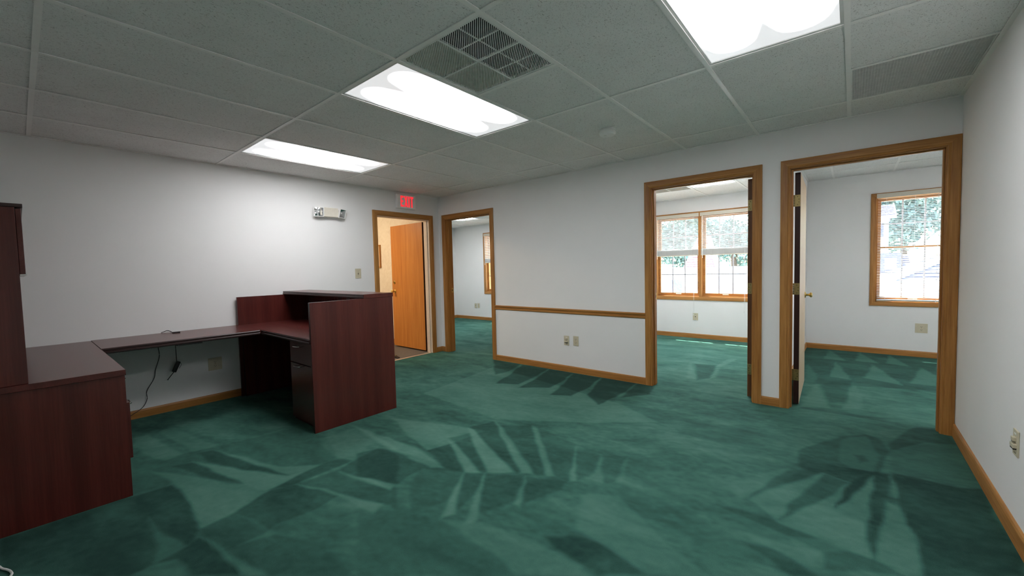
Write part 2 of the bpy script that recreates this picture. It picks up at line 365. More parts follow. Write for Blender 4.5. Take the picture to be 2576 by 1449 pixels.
# ------------------------------------------------------------------ floors with vacuum marks in the pile
R7 = lambda p: [(x / 2.576, 950 + y / 2.576) for x, y in p]
R8 = lambda p: [(900 + x / 2.576, 900 + y / 2.576) for x, y in p]
R9 = lambda p: [(1800 + x / 3.227, 1000 + y / 3.227) for x, y in p]
RC = lambda p: [(1930 + x / 3.292, 680 + y / 3.292) for x, y in p]
RB = lambda p: [(1580 + x / 4.026, 680 + y / 4.026) for x, y in p]
RA = lambda p: [(1090 + x / 6.588, 680 + y / 6.588) for x, y in p]
MARKS = [
 (.16, R7([(0,1050),(850,770),(1130,690),(1220,800),(1300,975),(1210,1090),(1000,1210),(850,1285),(0,1285)])),
 (.36, R7([(850,560),(1000,530),(1350,460),(1900,330),(2100,380),(2200,520),(2080,560),(1720,740),(1130,690),(850,760)])),
 (.66, R7([(870,390),(960,370),(1180,495),(1060,540),(990,525),(865,440)])),
 (.62, R7([(1030,350),(1120,320),(1400,440),(1250,480)])),
 (.52, R7([(1230,310),(1480,240),(1530,270),(1530,330),(1440,400)])),
 (.72, R7([(1365,470),(1600,520),(1800,575),(2080,565),(1990,600),(1870,632)])),
 (.78, R7([(1240,545),(1620,600),(1870,632),(2000,600),(1740,740),(1580,690)])),
 (.68, R7([(1130,690),(970,600),(1330,655),(1600,690),(1740,740),(1520,865),(1300,975),(1210,790)])),
 (.22, R7([(1280,490),(1365,472),(1870,632),(1640,610),(1340,545)])),
 (.24, R7([(1120,575),(1250,550),(1580,690),(1480,690),(1300,635)])),
 (.62, R7([(965,900),(1060,1000),(1210,1090),(1000,1210),(1030,1080)])),
 (.20, R7([(2080,560),(2200,520),(2290,535),(1930,685),(1720,740)])),
 (.25, R7([(1290,980),(1520,870),(1720,750),(1900,690),(2190,770),(2050,850),(1780,950),(1720,1010),(1500,1100),(1320,1035)])),
 (.16, R7([(1210,1090),(1290,1035),(1440,1150),(1560,1285),(1200,1285),(1130,1175),(1000,1210)])),
 (.30, R7([(1320,1040),(1500,1100),(1800,1010),(2100,1080),(2300,1285),(1700,1285),(1400,1090)])),
 (.66, R7([(1290,1030),(1400,1085),(1720,1285),(1560,1285),(1440,1150)])),
 (.55, R7([(1130,1180),(1200,1230),(1235,1285),(1165,1285)])),
 (.30, R7([(1930,688),(2190,600),(2400,690),(2576,720),(2576,840),(2470,820),(2150,740)])),
 (.72, R7([(1925,690),(2150,738),(2470,820),(2410,880),(2190,770)])),
 (.24, R7([(2200,600),(2290,540),(2440,465),(2576,470),(2576,690),(2380,655)])),
 (.70, R7([(2200,610),(2380,655),(2570,700),(2530,725),(2380,682)])),
 (.60, R7([(1545,880),(1650,920),(1790,1060),(1720,1000)])),
 (.60, R7([(2050,400),(2110,470),(2200,520),(2290,530),(2430,400),(2300,330)])),
 (.70, R7([(2290,310),(2440,380),(2576,460),(2576,505),(2420,410)])),
 # main area
 (.68, R8([(430,230),(880,60),(1700,300),(1950,420),(1500,420),(900,400)])),
 (.16, R8([(880,14),(1058,42),(985,85),(900,108),(885,100)])),
 (.10, R8([(895,165),(985,110),(1066,45),(1232,72),(1130,130),(1040,172)])),
 (.06, R8([(1045,195),(1130,150),(1240,74),(1392,98),(1330,150),(1240,192)])),
 (.06, R8([(1245,240),(1320,180),(1398,100),(1572,128),(1500,190),(1380,248)])),
 (.06, R8([(1490,240),(1580,130),(1802,164),(1730,220),(1560,305)])),
 (.14, R8([(1700,258),(1810,166),(1925,186),(1890,240)])),
 (.72, R8([(220,390),(640,440),(820,480),(600,560),(450,600),(330,500)])),
 (.25, R8([(0,620),(130,590),(420,650),(690,742),(420,722),(330,762),(230,850),(100,790),(0,765)])),
 (.75, R8([(0,450),(200,520),(420,600),(565,712),(480,712),(330,650),(170,570)])),
 (.26, R8([(455,600),(600,560),(700,742),(575,716)])),
 (.30, R8([(590,520),(730,490),(840,742),(770,730),(640,560)])),
 (.26, R8([(730,450),(890,412),(1060,748),(1005,740),(760,480)])),
 (.30, R8([(905,440),(1130,436),(1225,764),(1120,745)])),
 (.34, R8([(1165,450),(1410,560),(1372,800),(1270,768)])),
 (.36, R8([(1415,590),(1570,636),(1540,740),(1412,800)])),
 (.38, R8([(1585,640),(1740,640),(1680,810),(1592,815)])),
 (.82, R8([(588,540),(640,560),(790,742),(690,742)])),
 (.82, R8([(712,452),(750,470),(1015,742),(840,742),(770,590)])),
 (.80, R8([(890,410),(985,510),(1140,748),(1050,750),(930,510)])),
 (.72, R8([(1128,438),(1165,450),(1275,766),(1220,766)])),
 (.76, R8([(1411,578),(1409,802),(1368,802)])),
 (.70, R8([(1572,628),(1580,760),(1595,815),(1480,785),(1540,750)])),
 (.62, R8([(1742,640),(1727,815),(1675,810)])),
 (.36, R8([(395,722),(685,745),(580,930),(480,960),(330,1020),(360,820)])),
 (.30, R8([(690,745),(825,750),(750,900),(640,990),(620,960)])),
 (.30, R8([(840,750),(1075,765),(1010,930),(800,1010),(780,960)])),
 (.28, R8([(1085,770),(1350,800),(1320,850),(1060,945)])),
 (.82, R8([(690,740),(622,1015),(530,1050),(595,920)])),
 (.72, R8([(827,745),(775,1050),(690,1085),(762,880)])),
 (.74, R8([(1087,768),(1050,962),(1010,945)])),
 (.72, R8([(0,770),(130,790),(245,822),(212,862)])),
 (.66, R8([(0,920),(140,950),(100,1005),(0,970)])),
 (.40, R8([(0,1000),(300,1080),(560,1080),(880,1260),(1000,1414),(0,1414)])),
 (.62, R8([(530,1055),(800,1060),(1300,1260),(1500,1414),(1020,1414),(860,1250),(680,1130)])),
 (.22, R8([(1210,1160),(1400,1150),(1560,1190),(1875,1414),(1560,1414),(1420,1330)])),
 (.60, R8([(1450,880),(1700,900),(2000,1200),(2300,1414),(1880,1414),(1560,1190),(1400,1100)])),
 # right side
 (.40, R9([(1420,430),(1800,365),(1990,380),(2160,745),(1450,610)])),
 (.12, R9([(1450,615),(1950,730),(2160,740),(2504,1330),(2504,1449),(1700,1449),(1620,1120),(1500,920)])),
 (.20, R9([(1400,380),(1560,260),(1830,200),(1965,385),(1700,368),(1430,425)])),
 (.24, R9([(740,400),(1010,320),(1220,300),(1330,330),(1410,430),(1340,610),(1280,620),(1000,565),(680,440)])),
 (.56, R9([(1015,335),(1220,315),(1335,470),(1280,600),(1100,570),(998,510)])),
 (.26, R9([(1120,465),(1190,465),(1230,520),(1160,530)])),
 (.60, R9([(100,690),(560,580),(700,600),(340,780),(200,830)])),
 (.24, R9([(280,812),(430,700),(600,590),(870,600),(660,680),(460,740)])),
 (.20, R9([(680,445),(1000,562),(1290,600),(1150,770),(980,895),(1000,830),(1100,690),(870,610),(700,590)])),
 (.66, R9([(280,830),(860,610),(1100,690),(990,880),(1290,640),(1262,930),(1230,1150),(1280,1310),(1000,1230),(500,1010)])),
 (.18, R9([(870,618),(1090,690),(990,762),(760,885),(515,985),(640,830),(760,720)])),
 (.20, R9([(1095,690),(1270,620),(1180,760),(980,895),(1000,830)])),
 (.16, R9([(1290,600),(1430,620),(1382,900),(1332,1150),(1285,1315),(1230,1150),(1262,930)])),
 (.64, R9([(1430,640),(1482,780),(1400,860),(1382,950),(1332,1150),(1290,1320),(1685,1445),(1630,1150),(1500,930),(1460,830)])),
 (.22, R9([(1385,800),(1500,820),(1460,870),(1395,840)])),
 (.26, R9([(0,875),(200,910),(500,1010),(870,1150),(1260,1310),(1560,1449),(900,1395),(875,1255),(650,1150),(380,1040)])),
 (.60, R9([(600,1130),(860,1150),(1140,1250),(880,1270),(760,1330),(660,1220)])),
 (.22, R9([(215,1165),(440,1230),(640,1320),(830,1449),(600,1449)])),
]
MARKS_OFFICE = [
 (.26, RC([(310,640),(1430,720),(1430,1000),(310,930)])),
 (.70, RC([(510,658),(650,750),(465,732)])), (.70, RC([(765,680),(925,772),(725,750)])), (.68, RC([(1005,700),(1180,797),(993,772)])),
 (.72, RC([(570,755),(692,908),(513,880)])), (.72, RC([(880,780),(1125,955),(798,890)])), (.70, RC([(1275,808),(1412,880),(1412,962),(1178,936)])),
 (.66, RC([(405,930),(525,1142),(268,1132)])), (.64, RC([(715,930),(792,1060),(780,1152),(622,1150)])), (.60, RC([(330,770),(412,862),(400,932),(308,932)])),
 (.30, RC([(545,910),(700,915),(650,1080),(520,1100),(440,950)])),
 (.62, RB([(300,780),(740,800),(760,900),(540,860),(300,880)])), (.30, RB([(640,950),(900,960),(830,1090),(700,1110)])),
 (.74, RB([(590,1090),(690,1100),(680,960),(620,930)])), (.74, RB([(830,1100),(900,1080),(930,980),(1140,890),(1000,900),(890,970)])),
 (.66, RA([(900,1010),(935,1060),(820,1090)])), (.64, RA([(795,1110),(840,1165),(765,1175)])), (.62, RA([(560,1040),(690,1105),(600,1075)])),
]
def vnoise(xx, yy, scale, seed):
    rs = np.random.RandomState(seed); tab = rs.rand(256, 256)
    a = xx * scale + 1000; b = yy * scale + 1000
    i = np.floor(a).astype(int); j = np.floor(b).astype(int); fa = a - i; fb = b - j
    fa = fa * fa * (3 - 2 * fa); fb = fb * fb * (3 - 2 * fb)
    t = lambda p, q: tab[p % 256, q % 256]
    return (t(i, j) * (1 - fa) + t(i + 1, j) * fa) * (1 - fb) + (t(i, j + 1) * (1 - fa) + t(i + 1, j + 1) * fa) * fb
def carpet_floor(name, x0, x1, y0, y1, step, marks, base, label, streak=(0, 0), soft=.011):
    nx = int(round((x1 - x0) / step)) + 1; ny = int(round((y1 - y0) / step)) + 1
    xs = np.linspace(x0, x1, nx); ys = np.linspace(y0, y1, ny)
    xx, yy = np.meshgrid(xs, ys)
    # brushed, wandering base tone of the pile
    wx = xx + .10 * (vnoise(xx, yy, 3.1, 5) - .5); wy = yy + .10 * (vnoise(xx, yy, 2.7, 6) - .5)
    ca, sa = math.cos(streak[0]), math.sin(streak[0])
    ra = wx * ca + wy * sa; rb = -wx * sa + wy * ca
    nap = base + .34 * (vnoise(ra, rb * 2.4, 2.6, 1) - .5) + .24 * (vnoise(ra, rb * 2.2, 6.5, 2) - .5) + .18 * (vnoise(ra, rb * 2.0, 17, 3) - .5) + .15 * (vnoise(ra, rb * 1.6, 34, 4) - .5)
    ex = xx + .022 * (vnoise(xx, yy, 9, 8) - .5); ey = yy + .022 * (vnoise(xx, yy, 9, 9) - .5)
    for val, poly in marks:
        P = np.array([floor_pt(u, v) for u, v in poly])
        lo = P.min(0) - .03; hi = P.max(0) + .03
        i0 = max(0, np.searchsorted(xs, lo[0])); i1 = min(nx, np.searchsorted(xs, hi[0]))
        j0 = max(0, np.searchsorted(ys, lo[1])); j1 = min(ny, np.searchsorted(ys, hi[1]))
        if i1 <= i0 or j1 <= j0: continue
        sx = ex[j0:j1, i0:i1]; sy = ey[j0:j1, i0:i1]; ins = np.zeros(sx.shape, bool); d2 = np.full(sx.shape, 1e9)
        for k in range(len(P)):
            (ax, ay), (bx, by) = P[k], P[k - 1]
            if ay != by: ins ^= ((ay > sy) != (by > sy)) & (sx < (bx - ax) * (sy - ay) / (by - ay) + ax)
            ux, uy = bx - ax, by - ay
            t = np.clip(((sx - ax) * ux + (sy - ay) * uy) / (ux * ux + uy * uy + 1e-12), 0, 1)
            d2 = np.minimum(d2, (sx - ax - t * ux) ** 2 + (sy - ay - t * uy) ** 2)
        sd = np.where(ins, 1, -1) * np.sqrt(d2)
        wgt = np.clip(.5 + sd / (2 * soft), 0, 1) * .86
        vv = .48 + (val - .48) * 1.28
        old = nap[j0:j1, i0:i1]
        nap[j0:j1, i0:i1] = old * (1 - wgt) + wgt * (vv + .55 * (old - base))
    co = np.stack([xx - (x0 + x1) / 2, yy - (y0 + y1) / 2, np.zeros_like(xx)], -1).reshape(-1, 3)
    q = np.arange(nx * ny).reshape(ny, nx)
    f = np.stack([q[:-1, :-1], q[:-1, 1:], q[1:, 1:], q[1:, :-1]], -1).reshape(-1)
    nf = len(f) // 4
    me = bpy.data.meshes.new(name); me.vertices.add(len(co)); me.vertices.foreach_set('co', co.ravel())
    me.loops.add(len(f)); me.loops.foreach_set('vertex_index', f.astype(np.int32))
    me.polygons.add(nf); me.polygons.foreach_set('loop_start', np.arange(nf, dtype=np.int32) * 4)
    me.update(calc_edges=True); me.validate()
    at = me.attributes.new('nap', 'FLOAT', 'POINT'); at.data.foreach_set('value', np.clip(nap, 0, 1).astype(np.float32).ravel())
    me.materials.append(M['carpet'])
    o = bpy.data.objects.new(name, me); COL.objects.link(o); o.location = ((x0 + x1) / 2, (y0 + y1) / 2, 0)
    return tag(o, label, 'floor', kind='structure')
carpet_floor('floor', -.03, WX, YF, .06, .0115, MARKS, .47, 'dark green carpet with vacuum strokes in the reception room', (.15, 0))
carpet_floor('floor', XA, XAB + .05, .06, YE, .03, MARKS_OFFICE, .55, 'green carpet of the far office beside the exit door', (.05, 0))
carpet_floor('floor', XAB + .05, PBC0 + .05, .06, YE, .02, MARKS_OFFICE, .58, 'green carpet of the office with the double window', (.05, 0))
carpet_floor('floor', PBC0 + .05, XC, .06, YE, .02, MARKS_OFFICE, .46, 'green carpet with triangular vacuum marks under the single window', (.05, 0))
struct('floor', B(-3.2, -.03, -2.9, .0, -.02, 0), 'grey_carpet', 'grey brown carpet of the hallway beyond the exit door', 'floor')

# ------------------------------------------------------------------ walls
def wall_mesh(axis, s0, s1, d0, d1, z0, z1, openings):
    """solid wall with rectangular openings (s_lo, s_hi, z_lo, z_hi)"""
    m = MB()
    def bx(a, b, lo, hi):
        if b - a < 1e-5 or hi - lo < 1e-5: return
        if axis == 'x': m.box(a, b, d0, d1, lo, hi)
        else: m.box(d0, d1, a, b, lo, hi)
    s = s0
    for a, b, lo, hi in sorted(openings):
        bx(s, a, z0, z1); bx(a, b, z0, lo); bx(a, b, hi, z1); s = b
    bx(s, s1, z0, z1)
    return m
DA, DB, DC = (.157, 1.070), (3.318, 4.232), (4.503, 5.412)     # clear widths at the casing's inner edge
DZ = 2.040; DZA = 2.020
DE = (-1.066, -.191); DZE = 2.012
ro = .016
struct('wall_back', wall_mesh('x', 0, XC, 0, WT, 0, HTOP, [(DA[0] - ro, DA[1] + ro, 0, DZA + ro), (DB[0] - ro, DB[1] + ro, 0, DZ + ro), (DC[0] - ro, DC[1] + ro, 0, DZ + ro)]),
       'wall', 'long white wall with three office doorways and a chair rail', 'wall')
struct('wall_left', wall_mesh('y', YF - WT, 0, -WT, 0, 0, HTOP, [(DE[0] - ro, DE[1] + ro, 0, DZE + ro)]),
       'wall', 'white wall behind the desks with the lit exit sign', 'wall')
struct('wall_right', B(WX, WX + WT, YF - WT, 0, 0, HTOP), 'wall', 'bare white side wall with one ivory socket', 'wall')
struct('wall_front', B(-WT, WX + WT, YF - WT, YF, 0, HTOP), 'wall', 'white wall behind the desk hutch', 'wall')
struct('wall_hall', B(XA - WT, 0, 0, WT, 0, HTOP), 'wallpaper', 'mottled beige papered hallway wall behind the open exit door', 'wall')
struct('wall_hall_end', B(-3.2 - WT, -3.2, -2.9, 0, 0, HTOP), 'wallpaper', 'beige papered end wall of the hallway', 'wall')
struct('wall_hall_side', B(-3.2 - WT, -WT, -2.9 - WT, -2.9, 0, HTOP), 'wallpaper', 'beige papered side wall of the hallway', 'wall')
# windows: (glass left, glass right) units
WINC = [(5.200, 5.832)]; WINB = [(2.263, 2.886), (3.010, 3.633)]; WINA = [(-1.945, -1.313)]
SW = .040                      # sash stile
def win_open(units): return (units[0][0] - SW - .006, units[-1][1] + SW + .006, .705, 2.075)
struct('wall_exterior', wall_mesh('x', XA - WT, XC + WT, YE, YE + .16, -3.4, 2.75, [win_open(WINA), win_open(WINB), win_open(WINC)]),
       'wall_office', 'pale outer office wall that holds the windows', 'wall')
struct('wall_partition', B(XAB - .05, XAB + .05, WT, YE, 0, HTOP), 'wall_office', 'white partition between far office and double window office', 'wall')
struct('wall_partition', B(PBC0, PBC1, WT, YE, 0, HTOP), 'wall_office', 'white partition beside the open pale door', 'wall')
struct('wall_office_left', B(XA - WT, XA, WT, YE, 0, HTOP), 'wall_office', 'white end wall of the far office beside the exit', 'wall')
struct('wall_office_right', B(XC, XC + WT, 0, YE, 0, HTOP), 'wall_office', 'white end wall of the single window office', 'wall')

# ------------------------------------------------------------------ trim
def sweep(name, mat_of, corners, offs, prof, fn, parent, closed=False):
    """mitred frame pieces; corners = inner-edge points (s,z), offs = outward directions, prof = (out, proud)"""
    n = len(corners); segs = range(n if closed else n - 1)
    for k in segs:
        a, b = k, (k + 1) % n
        m = MB()
        ring = lambda c, o: [fn(c[0] + o[0] * p, c[1] + o[1] * p, q) for p, q in prof]
        m.loops([ring(corners[a], offs[a]), ring(corners[b], offs[b])])
        horiz = abs(corners[a][1] - corners[b][1]) < 1e-6
        m.build(name + ('_head' if horiz and corners[a][1] > 1 else '_sill' if horiz else '_side'), mat_of(horiz), parent)
CAS = [(0, 0), (0, .010), (.006, .0125), (.014, .011), (.018, .0155), (.060, .0185), (.068, .016), (.068, 0)]
def door_frame(d, lo, hi, top, fn_room, fn_far, hmat, jamb_mat, cas_far=True):
    corners = [(lo, 0), (lo, top), (hi, top), (hi, 0)]; offs = [(-1, 0), (-1, 1), (1, 1), (1, 0)]
    sweep('casing', lambda h: hmat if h else 'oak_z', corners, offs, CAS, fn_room, d)
    if cas_far: sweep('casing', lambda h: hmat if h else 'oak_z', corners, offs, CAS, fn_far, d)
def door_x(name, lo, hi, top, label):
    d = thing(name, ((lo + hi) / 2, WT / 2, 0), label, 'doorway', kind='structure')
    door_frame(d, lo, hi, top, lambda s, z, b: (s, -b, z), lambda s, z, b: (s, WT + b, z), 'oak_x', 'oak_z')
    r = .005; t = ro + r
    part('jamb', 'oak_z', d, lo - ro, lo + r, -.001, WT + .001, 0, top + ro)
    part('jamb', 'oak_z', d, hi - r, hi + ro, -.001, WT + .001, 0, top + ro)
    part('jamb_head', 'oak_x', d, lo + r, hi - r, -.001, WT + .001, top - r, top + ro)
    y0, y1 = .035, .072
    part('door_stop_strip', 'oak_z', d, lo + r, lo + r + .011, y0, y1, 0, top - r, bevel=.002)
    part('door_stop_strip', 'oak_z', d, hi - r - .011, hi - r, y0, y1, 0, top - r, bevel=.002)
    part('door_stop_strip', 'oak_x', d, lo + r + .011, hi - r - .011, y0, y1, top - r - .011, top - r, bevel=.002)
    return d
door_1 = door_x('door_1', *DA, DZA, 'oak cased doorway nearest the exit door corner')
door_2 = door_x('door_2', *DB, DZ, 'oak cased doorway opening on the double window office')
door_3 = door_x('door_3', *DC, DZ, 'oak cased doorway with pale door, next to the side wall')
door_4 = thing('door_4', (-WT / 2, (DE[0] + DE[1]) / 2, 0), 'oak cased exit doorway below the lit exit sign', 'doorway', kind='structure')
door_frame(door_4, DE[0], DE[1], DZE, lambda s, z, b: (b, s, z), lambda s, z, b: (-WT - b, s, z), 'oak_y', 'cream_paint')
part('jamb', 'cream_paint', door_4, -WT - .001, .001, DE[0] - ro, DE[0] + .005, 0, DZE + ro)
part('jamb', 'cream_paint', door_4, -WT - .001, .001, DE[1] - .005, DE[1] + ro, 0, DZE + ro)
part('jamb_head', 'cream_paint', door_4, -WT - .001, .001, DE[0] + .005, DE[1] - .005, DZE - .005, DZE + ro)
part('door_stop_strip', 'cream_paint', door_4, -.070, -.035, DE[1] - .017, DE[1] - .005, 0, DZE - .005, bevel=.002)
part('door_stop_strip', 'cream_paint', door_4, -.070, -.035, DE[0] + .005, DE[0] + .017, 0, DZE - .005, bevel=.002)
struct('trim_2', B(-.050, -.008, DE[0] + .006, DE[1] - .006, 0, .008, bevel=.003), 'metal_strip', 'pale metal threshold strip under the exit door', 'threshold')

def hinge(parent, c, nrm, along, mat, leafw=.038, h=.10):
    """one hinge: leaf plate on a door edge and a knuckle barrel with screws"""
    c = Vector(c); nrm = Vector(nrm); along = Vector(along); z = Vector((0, 0, 1))
    mat3 = Matrix((along, nrm, z)).transposed()
    m = MB(); m.obox(c + along * leafw * .5 + nrm * .0010, (leafw / 2, .0014, h / 2), mat3, .0009)
    o = m.build('hinge', mat, parent)
    k = MB()
    for i in range(5):
        k.lathe(c - along * .004 + nrm * .004 + z * (-h / 2 + i * h / 5 + .0008), z, [(0, .0055), (h / 5 - .0016, .0055)], 10)
    k.build('knuckle', mat, o, smooth=True)
    s = MB()
    for dz, da in ((-.034, .5), (-.012, .75), (.012, .75), (.034, .5)):
        s.lathe(c + along * leafw * da + nrm * .0022 + z * dz, nrm, [(0, .0038), (.0010, .0032)], 10)
    s.build('screw', 'dark_bronze', o)
def knob(parent, c, nrm, mat='brass', r=.026, reach=.062):
    m = MB(); m.lathe(c, nrm, [(0, .031), (.004, .031), (.009, .026), (.011, .012), (reach * .5, .0105), (reach * .62, .016), (reach * .75, r), (reach * .9, r * .97), (reach, r * .72), (reach + .002, .002)], 20)
    return m.build('door_knob', mat, parent, smooth=True)
# door of the single window office, swung in
def leaf_door(name, label, x0, y0, width, ang, thick_side, z1, mats, knobs, hinge_side, hinge_mat='dull_brass', cat='door'):
    """leaf with its hinge corner at (x0,y0) running along +y rotated by ang; thick_side +1 -> thickness to +x"""
    root = thing(name, (x0, y0, 0), label, cat, kind='structure')
    L = lambda x, y, z: (x, y, z)
    a, b = (0, .040) if thick_side > 0 else (-.040, 0)
    ev = .0012
    o = MB().box(x0 + a, x0 + b, y0 + ev, y0 + width - ev, .012 + ev, z1 - ev).build('leaf', mats[0], root)
    e = MB().box(x0 + a + .0007, x0 + b - .0007, y0, y0 + ev + .0005, .012, z1).build('hinge_edge', mats[1], root)
    MB().box(x0 + a + .0007, x0 + b - .0007, y0 + width - ev, y0 + width, .012, z1).build('lock_edge', mats[1], root)
    MB().box(x0 + a + .0007, x0 + b - .0007, y0, y0 + width, z1 - ev, z1 + .0003).build('top_edge', mats[1], root)
    for zc in (1.784, 1.023, .268):
        hx = x0 + (a if hinge_side < 0 else b)
        hinge(root, (hx, y0, zc), (0, -1, 0), (-hinge_side, 0, 0), hinge_mat)
    for s in knobs:
        kk = knob(root, Vector((x0 + (b if s > 0 else a), y0 + width - .062, .918)), (s, 0, 0))
    part('latch_plate', 'brass', root, x0 + a + .008, x0 + b - .008, y0 + width - .0004, y0 + width + .0012, .89, .947)
    root.rotation_euler.z = ang
    return root
leaf_door('door_5', 'pale veneer door with dark edge and brass hinges, swung into the single window office', 4.523, .135, .895, math.radians(1.6), 1, 2.022, ('pale_door', 'door_edge'), (1,), -1)
leaf_door('door_6', 'dark edged door swung open beside the double window office', 4.207, .130, .895, math.radians(-1.0), -1, 2.022, ('oak_door', 'brown_edge'), (-1,), 1)
leaf_door('door_7', 'oak door folded back inside the far office doorway', 1.064, .130, .895, math.radians(-4), -1, 2.00, ('oak_door', 'door_edge'), (-1,), 1)
# exit door leaf: runs along -x from the hall side hinge
def exit_leaf():
    x1, yF, wd, th, z1 = -.150, -.203, .850, .044, 1.998
    root = thing('door_8', (x1, yF, 0), 'orange oak exit door standing open into the hallway with brass knob', 'door', kind='structure')
    ev = .0012; z0 = .022
    part('leaf', 'oak_door', root, x1 - wd + ev, x1 - ev, yF, yF + th, z0 + ev, z1 - ev)
    part('hinge_edge', 'door_edge', root, x1 - ev - .0003, x1, yF + .0006, yF + th - .0006, z0, z1)
    part('lock_edge', 'oak_door', root, x1 - wd, x1 - wd + ev, yF + .0006, yF + th - .0006, z0, z1)
    part('bottom_edge', 'door_edge', root, x1 - wd, x1, yF + .0006, yF + th - .0006, z0, z0 + ev)
    for zc in (1.765, 1.022, .282): hinge(root, (x1, yF + th, zc), (1, 0, 0), (0, -1, 0), 'dark_bronze')
    knob(root, (x1 - wd + .07, yF, .925), (0, -1, 0), 'brass', .028, .066)
    d = MB(); d.lathe((x1 - wd + .07, yF, 1.075), (0, -1, 0), [(0, .027), (.006, .027), (.011, .022), (.012, .004)], 20)
    db = d.build('deadbolt', 'brass', root, smooth=True)
    t = MB(); t.box(x1 - wd + .066, x1 - wd + .074, yF - .026, yF - .010, 1.058, 1.092, bevel=.002); t.build('thumb_turn', 'brass', db)
    root.rotation_euler.z = math.radians(-1.0)
exit_leaf()
# strike plates on the latch jambs
def strike(d, x, y, z):
    o = part('strike_plate', 'brass', d, x, x + .0018, y - .015, y + .022, z - .035, z + .035, bevel=.0006)
    part('strike_hole', 'dark_slot', o, x + .0012, x + .0024, y - .006, y + .008, z - .014, z + .014)
strike(door_1, DA[0] + .005, .095, .945); strike(door_2, DB[0] + .005, .095, .93)

# chair rail and baseboards
RAIL = [(-.030, 0), (-.030, .006), (-.024, .013), (-.014, .014), (-.008, .009), (.004, .010), (.012, .019), (.022, .021), (.028, .016), (.031, .006), (.031, 0)]
m = MB(); m.loops([[(x, -b, .730 + a) for a, b in RAIL] for x in (DA[1] + .068, DB[0] - .068)])
struct('trim_1', m, 'oak_x', 'oak chair rail between two office doorways', 'chair rail')
BB = [(0, 0), (0, .0125), (.060, .0125), (.070, .009), (.074, .005), (.074, 0)]
def baseb(name, pts0, pts1, fn, mat, label, h=1.0):
    m = MB(); m.loops([[fn(s, a * h, b) for a, b in BB] for s in (pts0, pts1)])
    return struct(name, m, mat, label, 'baseboard')
baseb('baseboard_back', DA[1] + .068, DB[0] - .068, lambda s, z, b: (s, -b, z), 'oak_x', 'oak baseboard below the chair rail')
baseb('baseboard_back', DB[1] + .068, DC[0] - .068, lambda s, z, b: (s, -b, z), 'oak_x', 'short oak baseboard between two neighbouring doorways')
baseb('baseboard_back', .013, DA[0] - .068, lambda s, z, b: (s, -b, z), 'oak_x', 'stub of oak baseboard in the corner by the exit')
baseb('baseboard_left', YF, DE[0] - .068, lambda s, z, b: (b, s, z), 'oak_y', 'oak baseboard running behind the desks')
baseb('baseboard_left', DE[1] + .068, 0, lambda s, z, b: (b, s, z), 'oak_y', 'stub of oak baseboard right beside the exit casing')
baseb('baseboard_right', YF, -.019, lambda s, z, b: (WX - b, s, z), 'oak_y', 'oak baseboard along the bare side wall', 1.25)
baseb('baseboard_front', 0, WX, lambda s, z, b: (s, YF + b, z), 'oak_x', 'oak baseboard behind the hutch')
baseb('baseboard_office', XA, XAB - .05, lambda s, z, b: (s, YE - b, z), 'oak_x', 'oak baseboard of the far office under its window')
baseb('baseboard_office', XAB + .05, PBC0, lambda s, z, b: (s, YE - b, z), 'oak_x', 'oak baseboard below the double window')
baseb('baseboard_office', PBC1, XC, lambda s, z, b: (s, YE - b, z), 'oak_x', 'oak baseboard below the single window')
baseb('baseboard_office_side', WT, YE, lambda s, z, b: (XA + b, s, z), 'oak_y', 'oak baseboard on end wall of the far office')
baseb('baseboard_office_side', WT, YE, lambda s, z, b: (PBC1 + b, s, z), 'oak_y', 'oak baseboard on partition behind the pale door')
baseb('baseboard_hall', XA, -.02, lambda s, z, b: (s, -b, z), 'oak_x', 'oak baseboard along the papered hallway wall')

